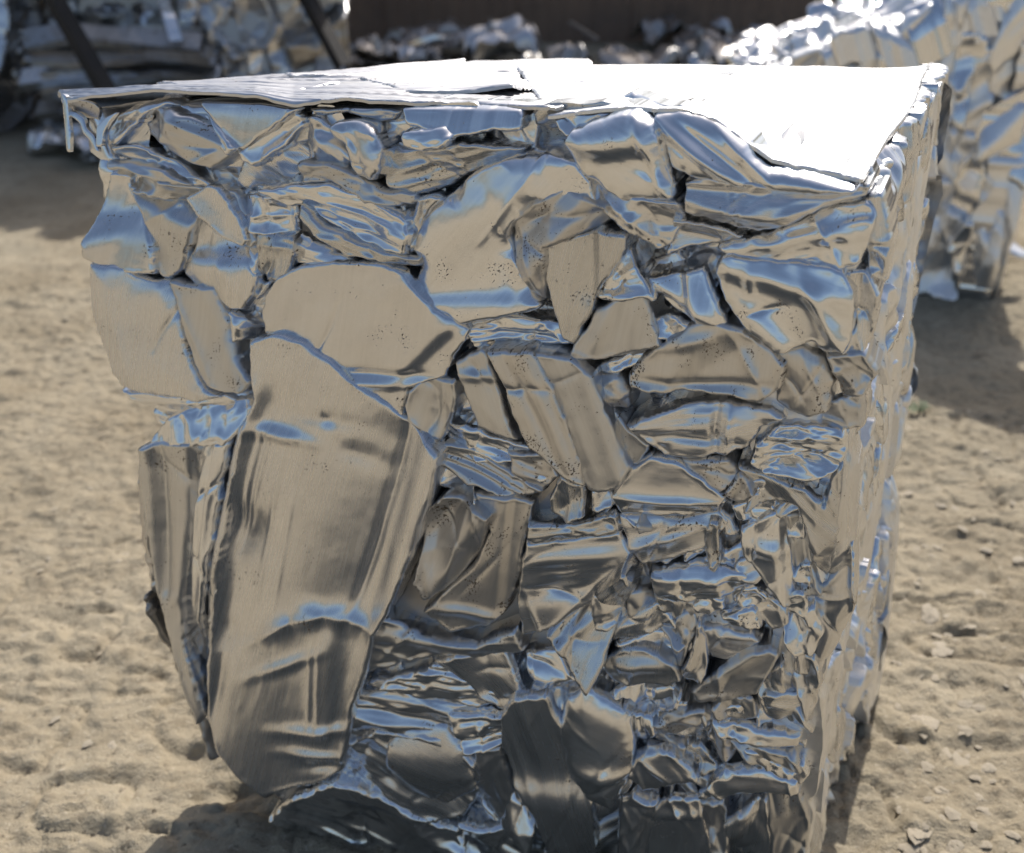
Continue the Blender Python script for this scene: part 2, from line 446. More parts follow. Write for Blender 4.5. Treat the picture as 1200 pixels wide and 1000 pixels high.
gx = graded(-1.7, 1.6, 0.0065, 400, 1.1); gy = graded(0.85, 3.4, 0.0065, 400, 1.1)
GX, GY = np.meshgrid(gx, gy)
fade = 0.95 * np.clip(1.5 - 0.06 * np.hypot(GX, GY), 0.2, 1)
GZ = ground_h(GX, GY) * fade
gi = np.arange(GX.size).reshape(GX.shape)
gq = np.stack([gi[:-1, :-1], gi[:-1, 1:], gi[1:, 1:], gi[1:, :-1]], -1).reshape(-1, 4)
tag(link_mesh('ground', np.stack([GX, GY, GZ], -1).reshape(-1, 3), gq, M_EARTH), kind='structure')

# ================================================================== the bale
bale = empty('metal_bale', (float((FLB[0] + FRB[0]) / 2), float(FLB[1] + 0.25), 0),
             'large bale of crushed silvery aluminium sheet standing on dry earth, filling the picture', 'scrap bale')

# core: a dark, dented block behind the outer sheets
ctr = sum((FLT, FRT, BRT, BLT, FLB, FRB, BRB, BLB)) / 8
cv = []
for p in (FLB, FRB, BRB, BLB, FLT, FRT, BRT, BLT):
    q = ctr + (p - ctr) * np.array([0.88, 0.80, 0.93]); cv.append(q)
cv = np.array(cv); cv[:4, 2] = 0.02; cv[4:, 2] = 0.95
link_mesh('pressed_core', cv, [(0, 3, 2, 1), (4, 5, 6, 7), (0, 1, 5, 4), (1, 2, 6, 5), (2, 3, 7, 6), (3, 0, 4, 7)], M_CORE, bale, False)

B_, D_, S_, T_ = M_BRUSH, M_DULL, M_SHINY, M_SPOT
FRONT = [
 # ---- upper left
 ('bent_plate', '232,120 268,112 320,115 350,128 322,151 286,176 268,165 244,138', B_, dict(z=6, tilt=(.02, .02), nf=2, fs=.06, roll=(2, 8))),
 ('folded_strip', '278,178 320,150 345,131 353,146 332,170 297,193 282,188', S_, dict(z=4, tilt=(.1, .25), nf=2, roll=(4, 12))),
 ('folded_sheet', '156,137 174,127 202,129 234,141 263,160 281,179 263,190 247,199 224,191 194,173 171,159 160,149', D_, dict(z=10, tilt=(.05, .05), nf=3, roll=(4, 14), creases=[(180,128,275,178,5,5,'r')])),
 ('folded_strip', '203,121 234,119 259,150 282,173 273,180 240,149 214,132', S_, dict(z=4, tilt=(.1, .3), nf=1, roll=(3, 8))),
 ('folded_strip', '122,158 138,136 164,122 196,117 206,124 181,131 161,143 149,159 139,171 126,168', S_, dict(z=2, tilt=(.15, .25), nf=2, roll=(5, 12), amp=3, L=(40, 10))),
 ('folded_strip', '133,173 160,169 202,186 237,206 248,218 216,215 180,197 151,187 132,182', B_, dict(z=4, tilt=(0, -.1), nf=2, amp=4, L=(80, 9))),
 ('folded_strip', '117,190 150,189 186,196 216,211 224,220 190,212 155,200 125,198', D_, dict(z=12, tilt=(0, .05), nf=1, amp=2, L=(60, 8), roll=(2, 5))),
 ('crumpled_sheet', '145,199 185,201 212,216 240,222 232,243 201,236 171,226 152,224', D_, dict(z=-2, tilt=(0, -.05), nf=5, fs=.35)),
 ('bent_plate', '238,218 253,220 276,255 291,284 284,291 262,283 228,253 214,232', B_, dict(z=8, tilt=(.05, .0), nf=1, fs=.1, roll=(2, 5))),
 ('folded_strip', '255,220 276,224 287,250 306,283 299,290 288,285 273,253', D_, dict(z=2, tilt=(.2, .1), nf=1, roll=(2, 8))),
 ('bent_plate', '126,205 140,199 150,227 173,262 185,295 187,321 168,319 148,319 122,312 110,302 106,284 112,258', B_, dict(z=8, tilt=(-.12, .10), nf=2, fs=.15, roll=(2, 18), creases=[(112,265,172,258,9,14,'s')])),
 ('bent_plate', '150,216 176,226 206,234 233,255 224,286 211,319 196,326 188,319 185,290 173,261', D_, dict(z=10, tilt=(.02, .03), nf=2, fs=.12, roll=(2, 9), creases=[(155,228,230,258,7,7,'s')])),
 ('bent_plate', '233,255 252,262 274,280 291,300 301,325 297,346 286,363 270,363 250,346 231,336 211,321 223,286', B_, dict(z=8, tilt=(.08, .02), nf=3, fs=.22, roll=(3, 12), creases=[(245,300,300,300,8,9,'s'), (262,265,268,350,4,7,'r')])),
 ('bent_plate', '111,305 150,311 165,322 197,328 206,350 214,390 223,425 240,455 256,466 230,472 200,464 165,461 143,452 128,424 117,390 111,350', B_, dict(z=14, tilt=(-.05, .0), nf=2, fs=.08, roll=(2, 16), dome=10, creases=[(130,330,160,450,3,6,'r'), (195,335,250,460,4,5,'s')])),
 ('torn_flap', '143,455 200,461 262,461 273,472 256,482 225,488 190,487 163,477', S_, dict(z=2, tilt=(0, -.35), nf=2, fs=.2, roll=(3, 9), creases=[(160,470,265,472,5,4,'r')])),
 ('bent_plate', '197,328 214,335 248,338 263,380 276,420 292,450 286,460 262,462 240,453 225,425 215,390 206,350', D_, dict(z=8, tilt=(.05, -.03), nf=2, fs=.15, roll=(2, 9), creases=[(203,335,250,455,4,4,'k'), (250,345,285,450,4,6,'s')])),
 ('crumpled_sheet', '262,358 290,367 306,385 300,397 281,399 264,386', S_, dict(z=-8, nf=5, fs=.5)),
 ('crumpled_sheet', '266,400 290,398 294,445 285,452 272,420', B_, dict(z=-20, nf=3, fs=.4)),
 ('bent_plate', '309,345 320,328 345,315 390,307 450,309 475,318 486,335 511,360 551,386 546,401 532,416 524,444 500,447 478,457 473,490 440,472 410,442 385,422 355,402 325,394 306,394 304,366', B_, dict(z=18, tilt=(.03, .02), nf=2, fs=.05, roll=(2, 9), lip=2, creases=[(375,436,490,440,-5,5,'g'), (378,448,480,452,4,5,'g'), (480,325,545,392,3,6,'s'), (520,395,475,440,4,6,'s')])),
 ('torn_flap', '479,458 500,441 531,445 533,465 526,490 513,516 500,511 478,491 474,474', D_, dict(z=26, tilt=(.0, .04), nf=3, fs=.25, roll=(2, 8), creases=[(505,480,500,515,-6,5,'r')])),
 ('crumpled_sheet', '280,227 343,229 346,252 341,276 300,273 288,263 281,246', S_, dict(z=2, nf=5, fs=.45, ang=90, fspread=15, creases=[(312,228,312,275,-7,5,'g'), (282,252,345,254,4,3,'k')])),
 ('folded_strip', '304,271 346,275 348,300 336,326 311,331 302,311', D_, dict(z=4, nf=3, fs=.2, roll=(2, 10), creases=[(304,288,347,290,4,4,'k')])),
 ('folded_strip', '289,284 304,284 304,325 298,342 290,305', S_, dict(z=0, nf=2, tilt=(.2, .1))),
 ('folded_sheet', '306,332 340,327 345,315 320,328 309,345 300,352', S_, dict(z=-6, nf=3, fs=.4)),
 # ---- big lower left plates
 ('bent_plate', '291,402 318,392 350,401 385,425 425,457 470,491 519,531 513,562 497,611 477,671 456,716 438,744 428,790 414,830 406,870 401,902 386,914 340,926 305,938 277,917 252,885 239,850 239,790 244,736 251,680 261,620 271,560 284,510 297,470 292,430', B_,
   dict(z=28, tilt=(.02, .0), nf=2, fs=.03, roll=(2, 16), lip=2, ang=104, jag=.7, nick=0, tuck=0, edge=8, creases=[(474,505,452,590,-7,6,'g'), (452,590,410,722,-8,6,'g'), (492,530,440,720,-15,13,'s'), (300,480,262,620,11,10,'s'), (318,490,285,620,2,3,'g'), (306,500,272,640,3,3,'g'), (262,620,246,735,14,10,'s'), (296,505,352,517,9,8,'g'), (372,492,395,496,-6,9,'g'), (395,525,440,545,-4,12,'g'), (330,540,295,715,1.5,3,'g'), (350,540,318,715,1.2,3,'g'),
     (298,752,342,728,9,8,'k'), (342,728,380,721,10,9,'k'), (380,721,440,738,10,9,'k'), (300,792,365,768,6,7,'g'), (258,770,244,850,-8,9,'g'), (365,762,362,845,3,3,'k'), (376,762,373,850,3,3,'k'), (395,755,388,850,6,6,'s'), (330,858,405,856,7,7,'g'), (335,884,402,886,5,6,'g'), (360,900,400,895,-4,6,'g')])),
 ('bent_plate', '169,526 186,520 231,520 236,560 229,600 221,650 213,710 216,750 229,792 240,838 233,850 214,800 196,740 183,690 174,620 168,570', D_,
   dict(z=16, tilt=(-.06, .0), nf=1, fs=.08, roll=(2, 9), ang=92, creases=[(190,520,196,700,-4,3,'k'), (228,520,212,700,5,4,'s'), (180,530,186,690,4,4,'s')])),
 ('folded_strip', '231,515 262,520 273,508 263,560 258,610 250,660 240,720 236,780 233,806 218,762 213,712 222,640 232,580', S_,
   dict(z=8, tilt=(.25, -.05), nf=2, fs=.2, ang=97, roll=(2, 7), creases=[(243,520,226,700,6,4,'k'), (256,520,238,720,6,4,'k')])),
 ('folded_strip', '276,502 297,488 284,540 273,600 263,660 249,740 241,800 240,842 232,802 240,720 252,650 262,590', B_,
   dict(z=14, tilt=(.35, -.02), nf=2, fs=.2, ang=97, roll=(2, 6), creases=[(285,500,240,760,6,4,'k')])),
 ('folded_sheet', '172,524 194,491 220,478 250,472 286,469 293,480 276,506 262,522 230,521 190,523', S_, dict(z=8, tilt=(0, .40), nf=3, fs=.15, amp=3, L=(40, 18), ang=80)),
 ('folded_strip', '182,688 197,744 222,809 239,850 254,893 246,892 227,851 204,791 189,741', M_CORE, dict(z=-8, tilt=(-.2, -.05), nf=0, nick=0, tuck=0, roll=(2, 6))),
 ('torn_flap', '163,560 172,552 177,640 186,700 178,700 169,640', T_, dict(z=4, tilt=(-.3, 0), nf=2, roll=(2, 6))),
 # ---- top middle
 ('folded_strip', '350,118 440,114 472,124 460,140 440,143 400,132 370,138', D_, dict(z=4, tilt=(0, -.1), nf=3, amp=2, L=(60, 10))),
 ('bent_plate', '466,121 545,121 601,124 607,136 606,151 580,153 530,160 500,151 476,145', S_, dict(z=4, tilt=(0, .38), nf=2, fs=.05, ang=90, roll=(2, 6), creases=[(545,122,545,155,2,3,'s'), (572,122,572,155,2,3,'s')])),
 ('rolled_strip', '390,146 415,138 441,150 456,175 451,201 440,211 420,206 411,190 409,168 395,160', B_, dict(z=12, tilt=(.1, .08), nf=2, fs=.3, dome=12, roll=(4, 12))),
 ('crumpled_sheet', '353,138 372,134 392,150 408,165 410,192 400,200 370,190 355,172', B_, dict(z=-6, nf=6, fs=.55)),
 ('folded_sheet', '454,170 476,172 520,172 545,165 580,170 614,172 601,183 560,197 530,214 500,227 475,230 452,217 449,195', D_, dict(z=6, tilt=(.0, -.12), nf=3, fs=.15, amp=2, L=(60, 20), creases=[(480,178,540,172,4,5,'g')])),
 ('rolled_strip', '470,156 515,150 529,160 521,173 495,177 474,171', S_, dict(z=12, tilt=(0, .1), nf=1, dome=9, roll=(4, 9))),
 ('folded_strip', '350,190 380,191 420,207 450,224 482,228 481,239 455,241 425,236 390,217 354,214', D_, dict(z=12, tilt=(0, .0), nf=1, amp=2, L=(70, 9), roll=(4, 9))),
 ('folded_sheet', '300,222 350,215 385,216 430,233 456,243 471,251 481,271 476,297 455,294 420,283 385,264 356,243 330,240', S_, dict(z=10, tilt=(.02, .14), nf=3, fs=.2, amp=4, L=(90, 16), roll=(3, 12), creases=[(350,222,440,250,7,8,'r'), (360,240,460,285,-6,7,'r')])),
 ('folded_strip', '349,238 375,263 420,284 470,300 487,306 481,314 440,308 400,299 370,277 347,257', D_, dict(z=16, tilt=(0, .05), nf=1, roll=(3, 7))),
 ('folded_strip', '344,275 370,284 412,301 422,307 380,312 346,310', S_, dict(z=4, tilt=(0, .3), nf=2, roll=(3, 8))),
 ('torn_flap', '455,246 481,231 511,228 522,232 501,256 489,291 478,298 483,271 471,251', B_, dict(z=6, tilt=(.15, .05), nf=3, fs=.35, roll=(2, 7))),
 # ---- big dome and centre
 ('bent_plate', '483,292 494,262 519,233 555,205 600,184 640,179 676,191 692,212 700,238 690,250 660,232 625,246 603,262 594,280 602,303 620,331 636,356 630,362 580,372 545,379 519,366 494,346 484,336 490,315', S_,
   dict(z=16, tilt=(.04, .07), nf=1, fs=.05, roll=(6, 30), drop=.9, ang=130, jag=.6, rk=1.0, grow=2, creases=[(505,285,640,205,13,36,'g'), (575,245,600,345,-4,9,'g'), (590,270,625,345,3,4,'k'), (505,352,630,348,4,9,'s')])),
 ('crumpled_sheet', '598,262 623,240 660,222 691,233 707,249 714,263 695,273 660,280 641,288 641,312 639,357 628,347 610,317 599,288', T_, dict(z=26, tilt=(.02, .05), nf=6, fs=.4, roll=(2, 8), creases=[(605,270,632,345,6,4,'k'), (620,258,700,250,-5,5,'r')])),
 ('bent_plate', '641,286 665,279 700,270 736,274 736,291 721,313 701,341 691,371 671,404 660,397 650,362 640,326', D_, dict(z=30, tilt=(.02, .0), nf=2, fs=.1, ang=105, roll=(2, 10), creases=[(672,282,664,390,4,9,'g'), (700,272,700,340,-5,6,'s')])),
 ('torn_flap', '699,347 718,318 736,292 747,315 763,335 770,350 755,347 730,352 705,351', S_, dict(z=20, tilt=(.05, .33), nf=2, fs=.15, roll=(2, 9), creases=[(705,346,765,342,6,6,'g')])),
 ('bent_plate', '756,326 790,322 821,316 831,332 846,366 852,380 815,377 790,364 770,347', S_, dict(z=12, tilt=(.02, .30), nf=2, fs=.12, roll=(2, 8), creases=[(800,322,812,372,-6,6,'s'), (765,340,830,378,-8,6,'s')])),
 ('bent_plate', '664,420 680,390 700,361 730,349 749,345 761,371 772,406 740,414 700,422', D_, dict(z=24, tilt=(.0, .05), nf=1, fs=.1, ang=105, roll=(2, 9), creases=[(715,355,695,415,7,9,'g'), (745,350,738,410,5,9,'g')])),
 ('folded_strip', '764,376 785,369 812,380 837,401 831,409 800,403 780,397 767,392', S_, dict(z=14, tilt=(0, .1), nf=2, fs=.3, dome=6, roll=(3, 7))),
 ('bent_plate', '737,442 750,425 780,405 815,381 842,377 870,388 901,410 922,426 916,452 891,472 850,464 800,460 760,462 739,456', T_, dict(z=22, tilt=(.02, .03), nf=3, fs=.18, roll=(2, 10), lip=3, creases=[(780,408,840,395,5,8,'g'), (750,450,890,452,-5,6,'g'), (860,400,895,460,5,6,'k')])),
 ('folded_sheet', '684,448 704,436 722,434 742,456 738,482 715,478 694,464', T_, dict(z=14, tilt=(0, .12), nf=4, fs=.35, roll=(2, 8))),
 ('folded_strip', '700,425 735,415 768,410 745,428 725,436 702,440', S_, dict(z=6, tilt=(0, .1), nf=3, fs=.3)),
 ('folded_strip', '548,382 600,368 660,378 668,402 620,410 560,408', S_, dict(z=4, tilt=(0, -.02), nf=1, amp=6, L=(120, 12), ang=4, roll=(3, 8))),
 ('folded_strip', '530,368 600,353 632,360 600,372 548,384', D_, dict(z=6, tilt=(0, .15), nf=2, roll=(3, 8))),
 # ---- top right lobes
 ('folded_strip', '650,140 680,129 735,124 800,126 838,138 800,138 745,134 700,140 668,160 654,152', S_, dict(z=-4, tilt=(0, .25), nf=2, roll=(3, 9))),
 ('rolled_sheet', '663,166 669,154 690,142 720,132 746,131 766,142 777,162 782,186 792,211 791,230 765,234 735,232 710,222 690,211 672,189', S_, dict(z=18, tilt=(.02, .12), nf=1, fs=.08, dome=22, roll=(6, 22), creases=[(672,178,760,175,-9,12,'s'), (748,136,784,225,7,7,'g')])),
 ('rolled_sheet', '762,139 790,133 826,139 852,150 872,166 882,186 906,200 941,206 976,209 1003,217 1006,224 960,226 900,225 850,214 815,209 790,199 778,170', S_, dict(z=16, tilt=(.03, .15), nf=2, fs=.15, dome=14, roll=(4, 16), ang=32, creases=[(770,145,860,210,9,7,'g'), (800,150,890,215,-7,6,'g'), (840,150,900,205,8,5,'k')])),
 ('folded_sheet', '688,211 720,225 765,234 797,236 802,256 786,287 772,294 755,280 728,264 705,246 692,229', B_, dict(z=20, tilt=(.0, .02), nf=3, fs=.3, roll=(3, 12), creases=[(700,225,780,285,6,6,'k'), (760,240,775,290,-5,5,'r')])),
 ('folded_sheet', '798,216 830,208 880,215 940,221 1014,225 1007,236 960,245 920,264 885,274 845,264 815,256 800,252', B_, dict(z=22, tilt=(.0, .0), nf=2, fs=.2, amp=4, L=(110, 18), ang=4, roll=(3, 12), creases=[(805,225,1000,230,-8,7,'g'), (810,240,920,258,9,8,'g'), (900,255,990,235,6,5,'k')])),
 ('folded_strip', '790,255 830,262 870,276 840,286 800,292 778,298 786,285', B_, dict(z=6, tilt=(0, -.2), nf=2, fs=.25)),
 ('rolled_sheet', '835,290 880,276 930,262 965,245 1010,236 1024,248 1018,278 1004,306 985,313 930,307 880,303 850,299', S_, dict(z=10, tilt=(.06, .22), nf=1, fs=.1, amp=5, L=(70, 30), ang=-12, roll=(4, 18), creases=[(850,292,1000,270,9,11,'g')])),
 ('rolled_sheet', '838,322 850,300 900,304 960,309 990,318 1003,340 1003,376 995,408 970,413 955,398 940,404 918,414 900,403 880,388 860,368 847,346', S_, dict(z=16, tilt=(.05, .08), nf=1, fs=.08, roll=(4, 20), dome=10, creases=[(860,318,980,345,9,13,'g'), (880,300,880,380,5,9,'g'), (945,330,985,400,8,9,'g'), (920,395,870,350,-5,9,'s')])),
 ('folded_sheet', '905,412 945,404 967,418 980,446 972,480 945,490 925,484 911,472 915,446', T_, dict(z=14, tilt=(-.05, .02), nf=2, fs=.2, roll=(3, 12), dome=8)),
 ('corner_sheet', '980,316 1014,318 1028,345 1022,385 1012,412 986,414 1000,380 1000,345', B_, dict(z=14, tilt=(.1, .05), nf=3, fs=.3, roll=(3, 14), ang=95)),
 ('corner_sheet', '966,416 1012,412 1026,440 1010,462 985,468 980,446', D_, dict(z=16, tilt=(.05, -.05), nf=2, fs=.25, roll=(3, 14))),
 ('corner_sheet', '975,470 1010,462 1012,500 985,505 960,495 950,490', D_, dict(z=10, tilt=(.05, .0), nf=3, fs=.3, roll=(3, 12))),
 ('corner_sheet', '1008,235 1030,228 1042,280 1036,330 1018,322 1012,285', B_, dict(z=8, tilt=(.2, .1), nf=3, fs=.35, roll=(3, 12), ang=85)),
 # ---- fingers in the middle
 ('bent_plate', '534,428 566,412 579,440 592,481 607,518 585,513 560,503 548,471 540,447', D_, dict(z=28, tilt=(-.03, .02), nf=2, fs=.1, ang=70, roll=(2, 6), creases=[(538,440,578,442,5,6,'g')])),
 ('bent_plate', '569,413 622,412 642,450 662,501 677,546 683,573 660,562 640,543 615,522 602,492 586,451', T_, dict(z=36, tilt=(.02, .02), nf=1, fs=.08, ang=68, roll=(2, 7), creases=[(590,420,660,555,-5,6,'g'), (620,420,676,560,4,5,'s')])),
 ('bent_plate', '622,412 667,418 692,440 707,481 722,521 734,551 721,574 690,577 681,562 667,511 646,461', D_, dict(z=30, tilt=(.04, .0), nf=1, fs=.06, ang=68, roll=(2, 9), lip=2, creases=[(650,425,700,565,4,10,'g'), (690,440,730,555,4,5,'s')])),
 ('torn_flap', '647,582 662,556 682,571 684,606 665,610 648,602', D_, dict(z=34, tilt=(.02, .0), nf=2, fs=.25, roll=(2, 6), creases=[(664,560,667,606,5,5,'k')])),
 ('folded_strip', '518,501 545,497 600,517 641,530 657,551 640,562 600,542 560,541 524,518', S_, dict(z=12, tilt=(.0, .05), nf=1, amp=4, L=(90, 9), ang=22, roll=(2, 7))),
 ('folded_strip', '513,517 555,527 600,552 642,574 625,580 585,582 550,567 523,548', D_, dict(z=18, tilt=(0, .02), nf=1, amp=3, L=(80, 8), ang=26, roll=(2, 7))),
 ('torn_flap', '597,531 640,535 658,556 636,578 600,556', T_, dict(z=20, tilt=(0, 0), nf=3, fs=.3, roll=(2, 5))),
 ('crumpled_sheet', '510,535 530,548 555,570 562,590 535,582 515,560', S_, dict(z=8, nf=6, fs=.6)),
 ('crumpled_sheet', '497,603 524,580 556,590 577,602 561,652 530,688 500,703 488,682 497,641', T_, dict(z=20, tilt=(.05, .02), nf=6, fs=.3, roll=(2, 10), creases=[(550,592,520,690,5,5,'k')])),
 ('bent_plate', '556,580 600,581 624,590 617,625 607,681 592,722 570,738 530,743 498,717 520,697 557,662 577,622', T_, dict(z=14, tilt=(-.02, -.02), nf=2, fs=.12, roll=(2, 12), ang=105, creases=[(600,590,585,720,6,6,'s'), (505,712,600,725,5,6,'g')])),
 ('folded_strip', '618,614 680,614 719,605 724,624 650,632 616,636', D_, dict(z=18, tilt=(0, .05), nf=1, roll=(2, 6), creases=[(620,628,720,620,4,3,'k')])),
 ('bent_plate', '616,636 722,626 743,656 721,692 680,717 640,742 611,748 605,702 611,661', B_, dict(z=16, tilt=(.0, -.06), nf=1, fs=.08, roll=(3, 14), ang=0, creases=[(612,655,740,648,9,12,'g'), (620,700,690,690,-7,10,'g'), (735,655,640,740,5,4,'k')])),
 ('torn_flap', '737,652 747,677 726,722 702,782 689,803 656,762 641,744 692,703', D_, dict(z=24, tilt=(.1, -.05), nf=2, fs=.2, roll=(2, 7), ang=120, creases=[(740,660,660,750,-5,5,'s'), (655,755,700,730,5,6,'g')])),
 # ---- right centre
 ('folded_sheet', '736,497 760,485 800,474 850,471 900,481 917,490 890,501 876,521 850,532 820,537 785,537 760,517', B_, dict(z=22, tilt=(.0, .04), nf=1, fs=.12, roll=(3, 12), dome=8, creases=[(840,475,838,530,-9,5,'g'), (858,478,852,530,7,5,'g'), (745,505,880,520,-6,6,'g')])),
 ('bent_plate', '700,462 722,480 738,500 762,521 752,542 736,552 724,530 710,505', D_, dict(z=14, tilt=(.1, .0), nf=2, fs=.2, roll=(3, 10))),
 ('bent_plate', '718,582 740,550 766,534 790,540 832,566 852,582 841,602 800,608 728,604', B_, dict(z=18, tilt=(.0, -.06), nf=1, fs=.08, ang=5, roll=(2, 10), creases=[(722,585,845,588,9,6,'k'), (730,600,840,600,-4,5,'g')])),
 ('bent_plate', '724,604 800,608 838,602 853,616 826,642 780,657 751,664 735,632', B_, dict(z=16, tilt=(.0, .06), nf=2, fs=.12, ang=-10, roll=(2, 10), creases=[(735,640,830,618,9,7,'k'), (740,615,830,612,4,6,'g')])),
 ('torn_flap', '790,540 820,539 850,540 864,560 847,577 820,567', T_, dict(z=20, tilt=(.05, .05), nf=3, fs=.25, roll=(2, 8))),
 ('rolled_sheet', '884,521 900,505 930,496 985,501 991,520 984,547 960,557 925,562 895,557 879,541', S_, dict(z=12, tilt=(.02, .10), nf=2, fs=.3, amp=6, L=(60, 9), ang=8, roll=(4, 12), creases=[(905,545,975,530,-8,6,'g'), (910,512,980,512,7,5,'g')])),
 ('folded_strip', '864,545 890,560 915,565 942,571 966,592 976,560 984,550 982,582 977,642 967,684 955,664 945,622 934,592 900,592 869,603 884,576', D_, dict(z=20, tilt=(.1, .0), nf=3, fs=.3, roll=(2, 9), lip=3)),
 ('bent_plate', '871,621 905,604 921,599 927,641 932,691 926,718 905,692 884,667 871,652', S_, dict(z=18, tilt=(-.05, .04), nf=1, fs=.1, ang=80, roll=(3, 12), creases=[(875,640,928,645,8,10,'g'), (915,605,922,710,7,6,'s')])),
 ('folded_strip', '925,600 946,605 952,651 963,692 941,703 930,662', D_, dict(z=10, tilt=(.2, -.05), nf=2, fs=.2, ang=80, roll=(2, 9))),
 ('rolled_strip', '758,667 800,660 840,660 871,665 880,676 850,700 800,703 769,692', S_, dict(z=18, tilt=(.0, .0), nf=1, fs=.12, dome=12, roll=(5, 14), creases=[(765,672,870,670,5,5,'g'), (845,662,850,698,4,5,'s')])),
 ('torn_flap', '769,701 806,702 796,731 785,738', D_, dict(z=12, tilt=(0, -.1), nf=1, roll=(2, 8))),
 ('crumpled_sheet', '838,582 862,578 876,610 872,650 850,655 835,630', T_, dict(z=-8, nf=6, fs=.5)),
 ('corner_sheet', '960,505 995,502 1004,560 1000,640 985,690 968,690 978,640 984,580 988,545', B_, dict(z=6, tilt=(.1, 0), nf=4, fs=.35, roll=(3, 14), ang=95)),
 ('corner_sheet', '945,700 968,684 1000,640 1005,700 985,760 955,800 935,790 940,740', B_, dict(z=8, tilt=(.1, 0), nf=5, fs=.4, roll=(3, 14), ang=100)),
 # ---- lower part
 ('folded_sheet', '446,724 480,736 520,746 560,753 606,736 614,762 570,770 520,768 480,777 440,787 413,802 428,760', D_, dict(z=18, tilt=(.0, -.02), nf=1, fs=.15, amp=3, L=(120, 22), ang=5, roll=(3, 14), creases=[(440,745,600,762,9,9,'g')])),
 ('folded_sheet', '430,800 480,790 530,770 580,769 602,780 606,802 592,822 560,832 520,823 480,815 428,812', S_, dict(z=14, tilt=(.0, .08), nf=2, fs=.2, amp=5, L=(90, 11), ang=12, roll=(2, 8))),
 ('folded_sheet', '411,812 470,809 530,824 588,833 588,872 552,887 520,882 460,872 408,868', B_, dict(z=12, tilt=(.0, .0), nf=2, fs=.2, amp=6, L=(110, 13), ang=10, roll=(2, 10))),
 ('folded_sheet', '402,872 440,855 520,862 557,890 563,932 542,962 500,968 440,934 398,908', B_, dict(z=12, tilt=(.02, -.12), nf=4, fs=.25, amp=5, L=(110, 22), ang=30, roll=(2, 12))),
 ('folded_sheet', '318,956 345,925 400,905 450,937 500,966 532,986 545,1012 470,1014 420,993 370,978 333,970', S_, dict(z=14, tilt=(-.04, -.14), nf=4, fs=.16, amp=4, L=(120, 16), ang=25, roll=(2, 12), lip=3)),
 ('bent_plate', '588,832 605,810 641,807 657,850 670,901 692,941 694,1014 640,1014 625,962 600,922 587,872', B_, dict(z=26, tilt=(.0, -.14), nf=1, fs=.06, ang=75, roll=(3, 14), creases=[(600,920,690,930,10,14,'s'), (612,812,640,920,3,8,'g')])),
 ('rolled_sheet', '663,817 690,799 742,830 748,871 740,907 721,948 690,933 670,902 657,851', S_, dict(z=20, tilt=(.02, .0), nf=1, fs=.06, dome=22, roll=(4, 16), ang=20, creases=[(665,890,740,900,6,9,'g')])),
 ('folded_strip', '556,872 587,872 598,922 591,968 570,953 553,912', D_, dict(z=12, tilt=(.0, -.1), nf=2, fs=.2, ang=80)),
 ('torn_flap', '594,926 628,968 620,1000 588,970', S_, dict(z=8, tilt=(0, .35), nf=1, roll=(2, 6))),
 ('folded_strip', '615,768 652,764 688,800 660,808 628,797', S_, dict(z=6, tilt=(0, .15), nf=2, roll=(2, 8))),
 ('folded_strip', '643,808 670,806 660,848 652,840', S_, dict(z=10, tilt=(0, .2), nf=1, roll=(2, 6))),
 ('crumpled_sheet', '535,965 592,970 640,1014 540,1014', S_, dict(z=6, nf=6, fs=.4)),
 ('bent_plate', '715,752 722,735 740,720 771,705 779,722 778,736 760,743 740,748', B_, dict(z=16, tilt=(0, .0), nf=2, fs=.2, roll=(3, 10), creases=[(720,742,772,712,5,6,'g')])),
 ('folded_strip', '718,754 762,740 789,744 792,768 745,762', S_, dict(z=6, tilt=(0, .28), nf=1, fs=.1, roll=(2, 8))),
 ('bent_plate', '709,780 725,766 745,760 766,762 791,775 799,796 785,804 760,802 735,807 717,799', D_, dict(z=18, tilt=(.0, .0), nf=2, fs=.12, roll=(3, 10), creases=[(712,782,795,778,8,9,'g')])),
 ('folded_sheet', '722,806 755,799 802,799 788,825 766,842 745,842 733,825', S_, dict(z=8, tilt=(.1, .0), nf=4, fs=.4, ang=110, roll=(2, 8))),
 ('folded_strip', '786,738 800,722 816,721 819,735 806,760 796,783 787,762', D_, dict(z=20, tilt=(.12, .1), nf=2, fs=.25, ang=105, roll=(2, 6))),
 ('folded_strip', '818,729 826,752 828,776 819,799 799,802 797,790 810,765 815,745', B_, dict(z=22, tilt=(-.15, .0), nf=2, fs=.2, ang=100, roll=(2, 6), lip=2)),
 ('torn_flap', '812,711 825,699 851,701 849,713 835,723 817,719', S_, dict(z=14, tilt=(0, .25), nf=2, fs=.25, roll=(2, 6))),
 ('torn_flap', '846,726 865,718 886,713 895,736 875,736 855,733', S_, dict(z=16, tilt=(.0, .22), nf=1, fs=.15, roll=(2, 6))),
 ('bent_plate', '820,739 845,734 881,742 894,751 876,767 850,776 834,774', B_, dict(z=18, tilt=(.02, -.02), nf=1, fs=.12, ang=15, roll=(2, 9), creases=[(825,742,890,748,5,6,'g')])),
 ('bent_plate', '857,690 890,692 922,711 928,730 906,737 892,726 880,712 860,709', B_, dict(z=10, tilt=(.0, .10), nf=2, fs=.2, ang=30)),
 ('bent_plate', '809,812 845,784 882,763 901,763 910,768 896,792 886,816 850,824 816,824', D_, dict(z=22, tilt=(.02, -.10), nf=1, fs=.1, ang=-30, roll=(2, 6), lip=3, creases=[(815,806,890,764,4,4,'k')])),
 ('folded_sheet', '888,792 905,779 916,773 926,798 933,818 905,820 888,816', B_, dict(z=12, tilt=(.1, .0), nf=4, fs=.35, ang=80)),
